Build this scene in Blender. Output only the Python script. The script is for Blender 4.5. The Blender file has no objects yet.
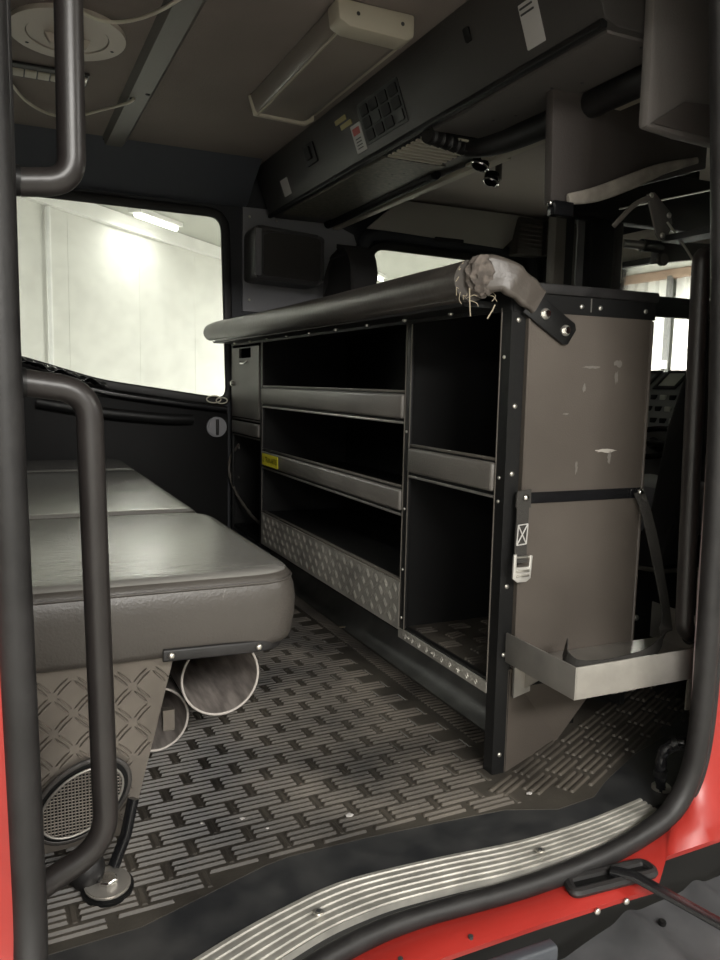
import bpy, bmesh, math, random
from mathutils import Vector, Matrix
random.seed(7)
S = bpy.context.scene
COL = S.collection
PI = math.pi

# ------------------------------------------------------------------ materials
def M(name, col, rough=.5, metal=0., spec=.5, bump=0., bscale=60., var=0., vscale=8., stretch=None, emit=0, vcol=None):
    m = bpy.data.materials.new(name); m.use_nodes = True
    nt = m.node_tree; N = nt.nodes; L = nt.links
    b = N['Principled BSDF']
    b.inputs['Base Color'].default_value = (*col, 1)
    b.inputs['Roughness'].default_value = rough
    b.inputs['Metallic'].default_value = metal
    b.inputs['Specular IOR Level'].default_value = spec
    if emit:
        b.inputs['Emission Color'].default_value = (*col, 1); b.inputs['Emission Strength'].default_value = emit
    tc = N.new('ShaderNodeTexCoord'); mp = N.new('ShaderNodeMapping')
    L.new(tc.outputs['Object'], mp.inputs['Vector'])
    if stretch: mp.inputs['Scale'].default_value = stretch
    if var:
        n = N.new('ShaderNodeTexNoise'); n.inputs['Scale'].default_value = vscale; n.inputs['Detail'].default_value = 6
        L.new(mp.outputs[0], n.inputs['Vector'])
        r = N.new('ShaderNodeValToRGB')
        c2 = vcol or tuple(min(1, c*(1+var)) for c in col); c1 = col if vcol else tuple(c*(1-var) for c in col)
        r.color_ramp.elements[0].position = .35; r.color_ramp.elements[0].color = (*c1, 1)
        r.color_ramp.elements[1].position = .68; r.color_ramp.elements[1].color = (*c2, 1)
        L.new(n.outputs['Fac'], r.inputs[0]); L.new(r.outputs[0], b.inputs['Base Color'])
        mr = N.new('ShaderNodeMapRange'); mr.inputs[3].default_value = max(.02, rough-.1); mr.inputs[4].default_value = min(1, rough+.12)
        L.new(n.outputs['Fac'], mr.inputs[0]); L.new(mr.outputs[0], b.inputs['Roughness'])
    if bump:
        n = N.new('ShaderNodeTexNoise'); n.inputs['Scale'].default_value = bscale; n.inputs['Detail'].default_value = 5
        L.new(mp.outputs[0], n.inputs['Vector'])
        bp = N.new('ShaderNodeBump'); bp.inputs['Strength'].default_value = bump; bp.inputs['Distance'].default_value = .004
        L.new(n.outputs['Fac'], bp.inputs['Height']); L.new(bp.outputs[0], b.inputs['Normal'])
    return m

black = M('black_steel', (.008, .008, .008), .45, spec=.35, bump=.05, bscale=200)
inner = M('black_board', (.004, .004, .004), .6, spec=.25)
blackgloss = M('black_gloss', (.010, .010, .011), .22)
rubber = M('black_rubber', (.013, .012, .012), .5, bump=.1, bscale=120, var=.3, vscale=20)
matfloor = M('mat_rubber', (.026, .023, .020), .40, bump=.15, bscale=150, var=.5, vscale=3.5, vcol=(.075, .067, .055))
ribmat = M('mat_ribs', (.022, .020, .018), .42, spec=.35, var=.5, vscale=3.5, vcol=(.115, .10, .082))
smoothmat = M('mat_border', (.020, .021, .023), .36, bump=.08, bscale=30, var=.4, vscale=14, vcol=(.045, .045, .045))
leather = M('grey_vinyl', (.135, .125, .112), .42, bump=.25, bscale=260, var=.15, vscale=5)
panelv = M('brown_grey_vinyl', (.088, .074, .062), .55, bump=.2, bscale=300, var=.12, vscale=4)
seat_glare = M('seat_vinyl_glare', (.25, .243, .225), .26, spec=1.0, bump=.75, bscale=14, stretch=(1, 3.2, 1))  # worn grey seat top, base colour raised to carry the window glare
seat_glare.node_tree.nodes['Principled BSDF'].inputs['Coat Weight'].default_value = 1.0; seat_glare.node_tree.nodes['Principled BSDF'].inputs['Coat Roughness'].default_value = .25
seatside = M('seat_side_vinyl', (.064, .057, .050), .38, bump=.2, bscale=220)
tubev = M('tube_vinyl', (.070, .062, .055), .36, bump=.25, bscale=90, var=.2, vscale=7)
wrapv = M('wrap_vinyl', (.085, .073, .063), .38, bump=.3, bscale=60)
foam = M('torn_foam', (.13, .11, .095), .9, bump=.8, bscale=120, var=.4, vscale=60)
thread = M('frayed_thread', (.42, .36, .26), .8)
alu = M('aluminium', (.40, .38, .35), .38, .75, bump=.12, bscale=80, var=.15, vscale=10)
scuff = M('scuff_aluminium', (.60, .58, .53), .36, .7, var=.15, vscale=18)
diamond = M('diamond_plate', (.42, .40, .36), .34, .45, var=.2, vscale=9)
diamondd = M('dark_diamond_plate', (.17, .15, .13), .36, .6, var=.2, vscale=7)
chrome = M('chrome', (.75, .74, .72), .15, 1)
steel = M('zinc_bolt', (.62, .60, .55), .3, .9)
red = M('red_paint', (.33, .022, .016), .35, spec=.6, var=.12, vscale=5)
headliner = M('headliner', (.25, .21, .185), .85, bump=.3, bscale=250, var=.1, vscale=3)
trimp = M('ceiling_trim', (.12, .108, .092), .5)
wallp = M('cab_wall_plastic', (.030, .032, .037), .55, bump=.15, bscale=120)
wallg = M('grey_wall_plastic', (.28, .28, .295), .6, bump=.15, bscale=150)
console = M('console_black', (.048, .044, .041), .45, bump=.25, bscale=300)
ivory = M('ivory_plastic', (.50, .46, .36), .5)
diffuser = M('lamp_diffuser', (.25, .22, .19), .3, spec=.6)
ventc = M('vent_plastic', (.62, .56, .48), .55)
white = M('white_label', (.50, .48, .46), .5)
redink = M('red_ink', (.45, .06, .05), .5)
darkink = M('dark_ink', (.04, .04, .04), .5)
yellow = M('yellow_label', (.9, .78, .04), .45)
gold = M('gold_label', (.42, .36, .14), .4)
wirem = M('pale_cable', (.7, .66, .54), .5)
webbing = M('webbing', (.040, .037, .033), .8, bump=.6, bscale=400)
dark_fabric = M('dark_fabric', (.032, .030, .030), .85, bump=.4, bscale=300)
cream_cloth = M('pale_fabric', (.40, .36, .31), .9, bump=.5, bscale=60, var=.2, vscale=25)
greycloth = M('grey_fabric', (.20, .18, .16), .9, bump=.5, bscale=120)
pipe_m = M('pipe_inside', (.27, .24, .22), .5, var=.4, vscale=9, stretch=(6, 1, 6))
pipe_e = M('pipe_rim', (.50, .46, .42), .6)
dashm = M('dash_plastic', (.16, .16, .16), .5)
screenm = M('grey_screen', (.55, .56, .50), .35)
garw = M('garage_wall', (.72, .72, .685), .75, var=.05, vscale=.8)
garwhite = M('garage_white', (.86, .86, .84), .6)
garc = M('garage_ceiling', (.52, .53, .49), .8)
garf = M('garage_floor', (.42, .41, .38), .5, var=.2, vscale=2)
salmon = M('salmon_beam', (.50, .36, .28), .7)
lampm = M('lamp_tube_glow', (1, .97, .88), .5, emit=4)
fender = M('grey_step_plastic', (.085, .085, .088), .42, var=.25, vscale=10)
pinktrim = M('pink_grey_trim', (.42, .33, .34), .5)
yellowstain = M('dried_glue', (.5, .36, .08), .6)

def glass():
    m = bpy.data.materials.new('window_glass'); m.use_nodes = True
    nt = m.node_tree; N = nt.nodes; L = nt.links
    N.remove(N['Principled BSDF']); out = N['Material Output']
    tr = N.new('ShaderNodeBsdfTransparent'); tr.inputs[0].default_value = (.93, .95, .93, 1)
    gl = N.new('ShaderNodeBsdfGlossy'); gl.inputs['Roughness'].default_value = .03
    fr = N.new('ShaderNodeFresnel'); fr.inputs[0].default_value = 1.35
    df = N.new('ShaderNodeBsdfDiffuse'); df.inputs[0].default_value = (.7, .7, .66, 1)
    mx = N.new('ShaderNodeMixShader'); L.new(fr.outputs[0], mx.inputs[0]); L.new(tr.outputs[0], mx.inputs[1]); L.new(gl.outputs[0], mx.inputs[2])
    nz = N.new('ShaderNodeTexNoise'); nz.inputs['Scale'].default_value = 14; nz.inputs['Detail'].default_value = 8
    tc = N.new('ShaderNodeTexCoord'); L.new(tc.outputs['Object'], nz.inputs['Vector'])
    mr = N.new('ShaderNodeMapRange'); mr.inputs[1].default_value = .4; mr.inputs[2].default_value = .8; mr.inputs[3].default_value = 0; mr.inputs[4].default_value = .05
    L.new(nz.outputs['Fac'], mr.inputs[0])
    m2 = N.new('ShaderNodeMixShader'); L.new(mr.outputs[0], m2.inputs[0]); L.new(mx.outputs[0], m2.inputs[1]); L.new(df.outputs[0], m2.inputs[2])
    L.new(m2.outputs[0], out.inputs[0]); return m
glassm = glass()

# ------------------------------------------------------------------ builders
LOC = {}
def obj(name, bm, mat, parent=None, smooth=True, label=None, deg=35):
    me = bpy.data.meshes.new(name)
    if isinstance(bm, bpy.types.Mesh): me = bm
    else:
        bmesh.ops.recalc_face_normals(bm, faces=bm.faces)
        bm.to_mesh(me); bm.free()
    off = LOC.get(parent.name, Vector()) if parent else Vector()
    if off.length: me.transform(Matrix.Translation(-off))
    o = bpy.data.objects.new(name, me); COL.objects.link(o)
    me.materials.clear(); me.materials.append(mat)
    if smooth:
        for p in me.polygons: p.use_smooth = True
        try: me.set_sharp_from_angle(angle=math.radians(deg))
        except Exception: pass
    if parent: o.parent = parent; LOC[o.name] = off.copy()
    if label: o['label'] = label
    return o
def thing(name, label, cat, loc=(0, 0, 0), group=None):
    o = bpy.data.objects.new(name, None); COL.objects.link(o)
    o.location = loc; o.empty_display_size = .05; o['label'] = label; o['category'] = cat
    if group: o['group'] = group
    LOC[o.name] = Vector(loc); return o
def tag(o, label, cat, group=None):
    o['label'] = label; o['category'] = cat
    if group: o['group'] = group
    return o
def struct(o): o['kind'] = 'structure'; return o
def dupm(o, d, parent=None, label=None):
    c = o.copy(); COL.objects.link(c); c.location = Vector(o.location)+Vector(d)
    if parent: c.parent = parent
    if label: c['label'] = label
    return c

def B(): return bmesh.new()
def merge(bm, b2):
    me = bpy.data.meshes.new('t'); b2.to_mesh(me); b2.free(); bm.from_mesh(me); bpy.data.meshes.remove(me)
def box(bm, x0, x1, y0, y1, z0, z1, bev=0, seg=2, mat=None):
    b = B(); bmesh.ops.create_cube(b, size=1)
    for v in b.verts: v.co = Vector(((x0+x1)/2+v.co.x*(x1-x0), (y0+y1)/2+v.co.y*(y1-y0), (z0+z1)/2+v.co.z*(z1-z0)))
    if bev: bmesh.ops.bevel(b, geom=b.edges[:], offset=bev, segments=seg, profile=.5, affect='EDGES')
    if mat: b.transform(mat)
    merge(bm, b); return bm
def bx(*a, **k): return box(B(), *a, **k)
def prism(bm, pts, d, bev=0, seg=2):
    """closed polygon (3-D points) extruded by the vector d"""
    b = B(); vs = [b.verts.new(p) for p in pts]; f = b.faces.new(vs)
    r = bmesh.ops.extrude_face_region(b, geom=[f])
    for v in r['geom']:
        if isinstance(v, bmesh.types.BMVert): v.co += Vector(d)
    bmesh.ops.recalc_face_normals(b, faces=b.faces)
    if bev: bmesh.ops.bevel(b, geom=b.edges[:], offset=bev, segments=seg, profile=.5, affect='EDGES')
    merge(bm, b); return bm
def catmull(pts, n=8, closed=False):
    P = [Vector(p) for p in pts]; out = []
    m = len(P)
    for i in range(m if closed else m-1):
        if closed: a, b, c, d = P[i-1], P[i], P[(i+1) % m], P[(i+2) % m]
        else: a, b, c, d = P[max(i-1, 0)], P[i], P[i+1], P[min(i+2, m-1)]
        for k in range(n):
            t = k/n
            out.append(.5*((2*b)+(c-a)*t+(2*a-5*b+4*c-d)*t*t+(3*b-3*c+d-a)*t**3))
    if not closed: out.append(P[-1])
    return out
def fillet(pts, r, n=6):
    P = [Vector(p) for p in pts]; out = [P[0]]
    for i in range(1, len(P)-1):
        a, b, c = P[i-1], P[i], P[i+1]
        u = (a-b).normalized(); v = (c-b).normalized(); rr = min(r, (a-b).length*.49, (c-b).length*.49)
        s, e = b+u*rr, b+v*rr
        for k in range(n+1):
            t = k/n; out.append((1-t)**2*s+2*t*(1-t)*b+t*t*e)
    out.append(P[-1]); return out
def sweep(bm, path, prof, closed=False, cap=True, up=None, scale=None):
    """sweep a 2-D profile [(u,v)] along path; profile closed"""
    n = len(path); rings = []
    prev = None
    for i, p in enumerate(path):
        if closed: t = (path[(i+1) % n]-path[i-1])
        else: t = path[min(i+1, n-1)]-path[max(i-1, 0)]
        t.normalize()
        if up is not None: s = t.cross(Vector(up)).normalized()
        elif prev is None:
            s = t.cross(Vector((0, 0, 1)) if abs(t.z) < .9 else Vector((1, 0, 0))).normalized()
        else: s = (prev-t*prev.dot(t)).normalized()
        prev = s; w = s.cross(t)
        k = scale(i/(n-1)) if scale else 1
        rings.append([bm.verts.new(p+s*(a*k)+w*(b*k)) for a, b in prof])
    m = len(prof)
    for i in range(n if closed else n-1):
        A, C = rings[i], rings[(i+1) % n]
        for j in range(m): bm.faces.new((A[j], A[(j+1) % m], C[(j+1) % m], C[j]))
    if cap and not closed: bm.faces.new(rings[0][::-1]); bm.faces.new(rings[-1])
    return bm
def circ(r, n=16, ry=None): return [(r*math.cos(2*PI*k/n), (ry or r)*math.sin(2*PI*k/n)) for k in range(n)]
def tube(bm, pts, r, n=16, **k): return sweep(bm, [Vector(p) for p in pts], circ(r, n), **k)
def cyl(bm, c, ax, r, h, n=20, r2=None, bev=0):
    b = B(); bmesh.ops.create_cone(b, cap_ends=True, segments=n, radius1=r, radius2=r if r2 is None else r2, depth=h)
    if bev: bmesh.ops.bevel(b, geom=[e for e in b.edges if len(e.link_faces) == 2 and e.calc_face_angle(0) > .8], offset=bev, segments=2, affect='EDGES')
    q = Vector((0, 0, 1)).rotation_difference(Vector(ax).normalized())
    b.transform(Matrix.Translation(Vector(c)) @ q.to_matrix().to_4x4()); merge(bm, b); return bm
def dome(bm, c, ax, r, h, n=12):
    b = B(); bmesh.ops.create_uvsphere(b, u_segments=n, v_segments=8, radius=1)
    for v in b.verts: v.co = Vector((v.co.x*r, v.co.y*r, v.co.z*h))
    q = Vector((0, 0, 1)).rotation_difference(Vector(ax).normalized())
    b.transform(Matrix.Translation(Vector(c)) @ q.to_matrix().to_4x4()); merge(bm, b); return bm
def rrect(x0, x1, z0, z1, r, n=5):
    o = []
    for cx, cz, a in ((x1-r, z1-r, 0), (x0+r, z1-r, 90), (x0+r, z0+r, 180), (x1-r, z0+r, 270)):
        for k in range(n+1):
            t = math.radians(a+90*k/n); o.append((cx+r*math.cos(t), cz+r*math.sin(t)))
    return o
def rpoly(pts, r, n=5):
    P = [Vector((*p, 0)) for p in pts]; out = []
    m = len(P)
    for i in range(m):
        a, b, c = P[i-1], P[i], P[(i+1) % m]
        u = (a-b).normalized(); v = (c-b).normalized(); rr = min(r, (a-b).length*.45, (c-b).length*.45)
        s, e = b+u*rr, b+v*rr
        for k in range(n+1):
            t = k/n; q = (1-t)**2*s+2*t*(1-t)*b+t*t*e; out.append((q.x, q.y))
    return out
def plate(outer, holes, fn, th):
    """flat plate with holes; fn maps (u,v,w) to 3-D; thickness th in w"""
    cu = bpy.data.curves.new('t', 'CURVE'); cu.dimensions = '2D'; cu.fill_mode = 'BOTH'; cu.extrude = .5
    for ring in [outer]+holes:
        s = cu.splines.new('POLY'); s.points.add(len(ring)-1); s.use_cyclic_u = True
        for p, q in zip(s.points, ring): p.co = (q[0], q[1], 0, 1)
    ob = bpy.data.objects.new('t', cu); COL.objects.link(ob)
    me = bpy.data.meshes.new_from_object(ob.evaluated_get(bpy.context.evaluated_depsgraph_get()))
    bpy.data.objects.remove(ob); bpy.data.curves.remove(cu)
    bm = B(); bm.from_mesh(me); bpy.data.meshes.remove(me)
    bmesh.ops.remove_doubles(bm, verts=bm.verts, dist=1e-5)
    for v in bm.verts: v.co = Vector(fn(v.co.x, v.co.y, (v.co.z+.5)*th))
    return bm
def text(body, size, fn, depth=.0004):
    cu = bpy.data.curves.new('t', 'FONT'); cu.body = body; cu.size = size; cu.extrude = depth; cu.align_x = 'CENTER'; cu.align_y = 'CENTER'
    ob = bpy.data.objects.new('t', cu); COL.objects.link(ob)
    me = bpy.data.meshes.new_from_object(ob.evaluated_get(bpy.context.evaluated_depsgraph_get()))
    bpy.data.objects.remove(ob); bm = B(); bm.from_mesh(me); bpy.data.meshes.remove(me)
    for v in bm.verts: v.co = Vector(fn(*v.co))
    return bm
XZ = lambda y: (lambda u, v, w: (u, y+w, v))
YZ = lambda x: (lambda u, v, w: (x+w, u, v))
XY = lambda z: (lambda u, v, w: (u, v, z+w))

def tread_marks(bm, u0, u1, v0, v1, fn, inside=None, p=.036, ln=.022, w=.0032, h=.0016):
    """raised bars of chequer plate, alternating +-45 degrees, in pairs"""
    j = 0; v = v0+p*.4
    while v < v1:
        i = 0; u = u0+p*.4
        while u < u1:
            a = math.radians(45 if (i+j) % 2 else -45)
            if not inside or inside(u, v):
                for off in (-.0038, .0038):
                    cu, cv = u-math.sin(a)*off, v+math.cos(a)*off
                    base = []; top = []
                    for k in range(8):
                        t = 2*PI*k/8; du, dv = ln/2*math.cos(t), w/2*math.sin(t)
                        base.append(bm.verts.new(fn(cu+du*math.cos(a)-dv*math.sin(a), cv+du*math.sin(a)+dv*math.cos(a), 0)))
                        du *= .7; dv *= .4
                        top.append(bm.verts.new(fn(cu+du*math.cos(a)-dv*math.sin(a), cv+du*math.sin(a)+dv*math.cos(a), h)))
                    for k in range(8): bm.faces.new((base[k], base[(k+1) % 8], top[(k+1) % 8], top[k]))
                    bm.faces.new(top)
            i += 1; u += p*.62
        j += 1; v += p*.62
    return bm

# ------------------------------------------------------------------ camera
def cam():
    F = 790.; yaw, pitch, roll = map(math.radians, (24.787, 6.968, 1.216))
    f = Vector((math.sin(yaw)*math.cos(pitch), math.cos(yaw)*math.cos(pitch), -math.sin(pitch)))
    r = Vector((math.cos(yaw), -math.sin(yaw), 0)); u = r.cross(f)
    r2 = math.cos(roll)*r+math.sin(roll)*u; u2 = -math.sin(roll)*r+math.cos(roll)*u
    m = Matrix((r2, u2, -f)).transposed().to_4x4(); m.translation = (0, 0, .84)
    cd = bpy.data.cameras.new('camera'); c = bpy.data.objects.new('camera', cd); COL.objects.link(c)
    c.matrix_world = m; cd.sensor_fit = 'VERTICAL'; cd.sensor_height = 36; cd.lens = F/960*36; cd.clip_start = .02
    S.camera = c
cam()

# ------------------------------------------------------------------ garage
struct(obj('garage_floor', bx(-6, 9.2, -5, 15, -1.1, -1.0), garf, smooth=False))
def gwall():
    a = Vector((-6.0, -.3)); b = Vector((8.9, 15.35)); d = (b-a).normalized(); n = Vector((-d.y, d.x))
    bm = B(); prism(bm, [(a.x, a.y, -1), (b.x, b.y, -1), (b.x, b.y, 2.2), (a.x, a.y, 2.2)], (n.x*.1, n.y*.1, 0))
    # joints between the wall sheets
    for s in [k*.93+.18 for k in range(1, 21)]:
        p = a+d*s; prism(bm, [(p.x, p.y, -1), (p.x+d.x*.02, p.y+d.y*.02, -1), (p.x+d.x*.02, p.y+d.y*.02, 2.2), (p.x, p.y, 2.2)], (-n.x*.0015, -n.y*.0015, 0))
    for z in (.2, 1.25):
        prism(bm, [(a.x, a.y, z), (b.x, b.y, z), (b.x, b.y, z+.012), (a.x, a.y, z+.012)], (-n.x*.0015, -n.y*.0015, 0))
    struct(obj('wall_far_garage', bm, garw, smooth=False))
    bm = B(); prism(bm, [(a.x-n.x*.002, a.y-n.y*.002, 2.08), (b.x-n.x*.002, b.y-n.y*.002, 2.08), (b.x-n.x*.002, b.y-n.y*.002, 2.195), (a.x-n.x*.002, a.y-n.y*.002, 2.195)], (-n.x*.06, -n.y*.06, 0))
    tag(obj('ceiling_beam', bm, garwhite, smooth=False), 'white beam running where garage wall meets ceiling, seen through left window', 'beam')
    p = a+d*9.235-n*.03
    tag(obj('wall_pipe', tube(B(), [(p.x, p.y, z) for z in (-1, 0, 1, 2.075)], .018), garwhite), 'thin white upright pipe on the cream garage wall', 'pipe')
    return a, d, n
ga, gd, gn = gwall()
struct(obj('ceiling_garage', bx(-6, 9.2, -5, 15.5, 2.2, 2.3), garc, smooth=False))
struct(obj('wall_behind_garage', bx(-6.1, 9.2, -5.1, -5, -1, 2.2), garw, smooth=False))
struct(obj('wall_left_garage', bx(-6.1, -6, -5, -.3, -1, 2.2), garw, smooth=False))
struct(obj('wall_front_garage', bx(9.0, 9.1, -5, 15.4, -1, 2.2), garw, smooth=False))
t = thing('garage_door', 'white ribbed garage door seen through the windscreen', 'garage door', (7.05, 6.5, -1))
bm = B(); y = 3.2
while y < 9.6:
    if y > 6.86: prism(bm, [(7.1, y, -1), (7.1, y+.16, -1), (7.04, y+.14, -1), (7.04, y+.03, -1)], (0, 0, 3.12))
    y += .17
box(bm, 7.08, 7.11, 3.2, 6.86, -1, 2.12)
for q in (5.9, 6.45, 6.70): box(bm, 7.05, 7.08, q, q+.05, -1, 2.12)
obj('door_sheet', bm, garwhite, t, False)
obj('door_header', bx(6.98, 7.12, 3.1, 9.7, 2.10, 2.195), salmon, t, label='salmon coloured beam over the ribbed door')
obj('door_post', bx(6.95, 7.0, 6.83, 6.88, -1, 2.12), dashm, t)
obj('door_latch', bx(6.9, 6.95, 6.80, 6.92, 1.08, 1.17), garwhite, t)
for i, (x, y, rz, e) in enumerate(((1.28, 6.95, .82, 1), (4.3, 9.0, .82, 1), (.4, -2.2, 0, 1), (3.4, -1.0, 1.57, 1), (5.6, 5.6, 1.57, 1))):
    t = thing('ceiling_lamp', ('glowing tube lamp on the garage ceiling seen high in the left window', 'tube lamp on the garage ceiling beyond the far front window', 'tube lamp on the garage ceiling behind the viewer', 'tube lamp on the garage ceiling in front of the cab', 'tube lamp on the garage ceiling before the ribbed door')[i], 'lamp', (x, y, 2.2))
    h = obj('lamp_housing', bx(-.32, .32, -.06, .06, -.035, 0), garwhite, None); h.parent = t; t.rotation_euler.z = rz
    g = obj('lamp_tube', tube(B(), [(-.3, 0, -.05), (0, 0, -.05), (.3, 0, -.05)], .022), lampm, None); g.parent = t
def area(x, y, z, sx, sy, pw, rot=(0, 0, 0), col=(1, .972, .925)):
    l = bpy.data.lights.new('area', 'AREA'); l.shape = 'RECTANGLE'; l.size = sx; l.size_y = sy; l.energy = pw; l.color = col
    o = bpy.data.objects.new('garage_light', l); COL.objects.link(o); o.location = (x, y, z); o.rotation_euler = rot
area(1.28, 6.95, 2.12, .6, .12, 3.2, (0, 0, .82))
area(-.8, 4.7, 2.12, .6, .12, 38, (0, 0, .82))
area(4.3, 9.0, 2.12, .6, .12, 60, (0, 0, .82))
area(.4, -2.2, 2.12, 1.8, .5, 125, (.3, 0, 0))
area(-2.4, -3.2, 2.12, 1.8, .5, 120)
area(3.4, -1.0, 2.12, .5, 1.2, 60)
area(5.4, 5.6, 2.12, .5, 1.4, 270)

# ------------------------------------------------------------------ cab shell
# far side wall with openings
win1 = rpoly([(-.35, 1.0), (.09, .905), (.40, .815), (.96, .738), (.935, 1.562), (-.35, 1.572)], .075)
win2 = rpoly([(1.60, .95), (2.52, .95), (2.49, 1.478), (1.64, 1.497)], .08)
win3 = rpoly([(2.665, 1.0), (2.8, 1.0), (2.8, 1.50), (2.665, 1.50)], .05)
wl = plate([(-1.0, -.05), (2.95, -.05), (2.95, 1.8), (-1.0, 1.8)], [win1, win2, win3], XZ(3.5), .06)
wo = struct(obj('wall_back', wl, wallp))
for nme, w in (('window_1', win1), ('window_2', win2), ('window_3', win3)):
    wp = struct(obj(nme, plate(w, [], XZ(3.525), .005), glassm, smooth=False))
    bm = B(); path = [Vector((u, 3.492, v)) for u, v in w]
    sweep(bm, path, rrect(-.02, .02, -.012, .012, .008, 3), closed=True, up=(0, 1, 0))
    obj('window_seal', bm, rubber, wo)
struct(obj('ceiling', bx(-1.0, 3.0, .95, 3.56, 1.75, 1.80), headliner))
struct(obj('wall_left', bx(-.28, -.22, 1.13, 3.5, -.05, 1.75), wallp))
struct(obj('floor', prism(B(), [(-.28, .80, -.06), (-.0, .88, -.06), (.12, .93, -.06), (.25, .985, -.06), (.35, 1.03, -.06), (.5, 1.07, -.06), (.7, 1.07, -.06), (1.19, 1.09, -.06), (1.44, 1.15, -.06), (3.0, 1.15, -.06), (3.0, 3.5, -.06), (-.28, 3.5, -.06)], (0, 0, .047)), smoothmat))
# rounded cove between far wall and ceiling, behind the bench
bm = B(); prism(bm, [(-.22, 3.5, 1.60), (-.22, 3.46, 1.61), (-.22, 3.37, 1.68), (-.22, 3.28, 1.735), (-.22, 3.26, 1.75), (-.22, 3.5, 1.75)], (1.25, 0, 0))
struct(obj('trim_1', bm, M('cove_plastic', (.10, .108, .125), .5)))
# lighter grey upper wall panels by the window corner, with screws
bm = plate([(1.015, 1.15), (1.6, 1.15), (1.6, 1.30), (1.585, 1.44), (1.55, 1.53), (1.42, 1.58), (1.17, 1.60), (1.015, 1.60)], [], XZ(3.486), .014)
pw = obj('wall_panel', bm, wallg, wo)
for x, z in ((1.045, 1.56), (1.17, 1.555), (1.045, 1.2)):
    obj('screw', dome(B(), (x, 3.484, z), (0, -1, 0), .006, .003), steel, wo)
# black rolled trim round front window
bm = B(); tube(bm, catmull([(1.56, 3.47, .9), (1.57, 3.47, 1.35), (1.60, 3.47, 1.50), (1.70, 3.47, 1.545), (2.1, 3.47, 1.535), (2.45, 3.47, 1.52), (2.56, 3.47, 1.46), (2.57, 3.47, .95)], 5), .028)
struct(obj('trim_2', bm, wallp))
# cab front: windscreen opening
ws = plate([(.9, -.05), (3.56, -.05), (3.56, 1.8), (.9, 1.8)], [rpoly([(1.15, .92), (3.25, .92), (3.25, 1.50), (1.15, 1.50)], .08)], YZ(2.9), .05)
struct(obj('wall_front', ws, wallp))
struct(obj('window_4', bx(2.92, 2.926, 1.15, 3.25, .92, 1.50), glassm, smooth=False))
# near wall: header and the part forward of the door
struct(obj('wall_near', bx(1.32, 3.0, 1.09, 1.15, -.0, 1.75), wallp))
struct(obj('trim_3', bx(-.28, 3.0, .99, 1.12, 1.60, 1.75, bev=.01), wallp))

# ------------------------------------------------------------------ floor mat
E_ = [(-.25, 1.12), (.047, 1.145), (.18, 1.153), (.30, 1.194), (.40, 1.228), (.45, 1.238), (.60, 1.238), (.75, 1.230), (.90, 1.219), (1.0, 1.18), (1.10, 1.19), (1.17, 1.233), (1.32, 1.305), (1.46, 1.352), (1.9, 1.45)]
def edge(x):
    for (a, b), (c, d) in zip(E_, E_[1:]):
        if a <= x <= c: return b+(d-b)*(x-a)/(c-a)
    return 9
mt = thing('floor_mat', 'black rubber floor mat moulded with bricks of raised ribs', 'floor mat', (.5, 2, -.012))
IN_ = [(-.25, .83), (.0, .93), (.12, 1.0), (.246, 1.057), (.33, 1.09), (.404, 1.113), (.47, 1.13), (.547, 1.137), (.694, 1.131), (.857, 1.118), (1.02, 1.125), (1.18, 1.148)]
bm = B()
prism(bm, [(x, y-.03, -.010) for x, y in IN_]+[(1.44, 1.14, -.01), (1.9, 1.3, -.01), (1.9, 3.4, -.01), (-.22, 3.4, -.01)], (0, 0, .010))
obj('mat_sheet', bm, smoothmat, mt)
bm = B(); prism(bm, [(x, edge(x)+.004, 0) for x, _ in E_ if x < 1.5]+[(1.46, 3.38, 0), (-.22, 3.38, 0)], (0, 0, .0012)); obj('mat_field', bm, matfloor, mt)
def rib(bm, c, ang, ln, w, h):
    ca, sa = math.cos(ang), math.sin(ang); rings = []
    for k, z in ((1, 0), (.45, h)):
        pts = []
        for a, b in ((-.5, -.18), (-.5, .18), (-.485, .5), (.485, .5), (.5, .18), (.5, -.18), (.485, -.5), (-.485, -.5)):
            u, v = a*(ln-(0 if k == 1 else w*.5)), b*w*k
            pts.append(bm.verts.new((c[0]+u*ca-v*sa, c[1]+u*sa+v*ca, z)))
        rings.append(pts)
    for j in range(8): bm.faces.new((rings[0][j], rings[0][(j+1) % 8], rings[1][(j+1) % 8], rings[1][j]))
    bm.faces.new(rings[1])
ang0 = math.radians(2)
def ribs_ok(x, y):
    return -.2 < x < 1.005 and edge(x)+.012 < y < 3.35 and not (x > .955 and y < 1.33+.45*(x-.957)+.03)
lands = []
bm = B(); r_ = 0; yy = .95
PX, PY, NR = .107, .050, 3
while yy < 3.4:
    xx = -.3+(PX/2 if r_ % 2 else 0)
    while xx < 1.4:
        for k in range(NR):
            v = yy+(k+.5)*(PY*.93/NR); c = (xx*math.cos(ang0)-v*math.sin(ang0), xx*math.sin(ang0)+v*math.cos(ang0))
            if ribs_ok(c[0]-.045, c[1]) and ribs_ok(c[0]+.045, c[1]): rib(bm, c, ang0, PX-.015, .0115, .0062)
            if k == 1 and ribs_ok(c[0]+PX/2-.01, c[1]-.02) and ribs_ok(c[0]+PX/2+.01, c[1]+.02): lands.append((c[0]+PX/2, c[1], ang0))
        # flat bar linking the ends of the ribs
        xx += PX
    yy += PY; r_ += 1
for lx, ly, la in lands: rib(bm, (lx, ly), la+PI/2, PY*.98, .013, .0030)
obj('rib_pattern', bm, ribmat, mt)
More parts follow.
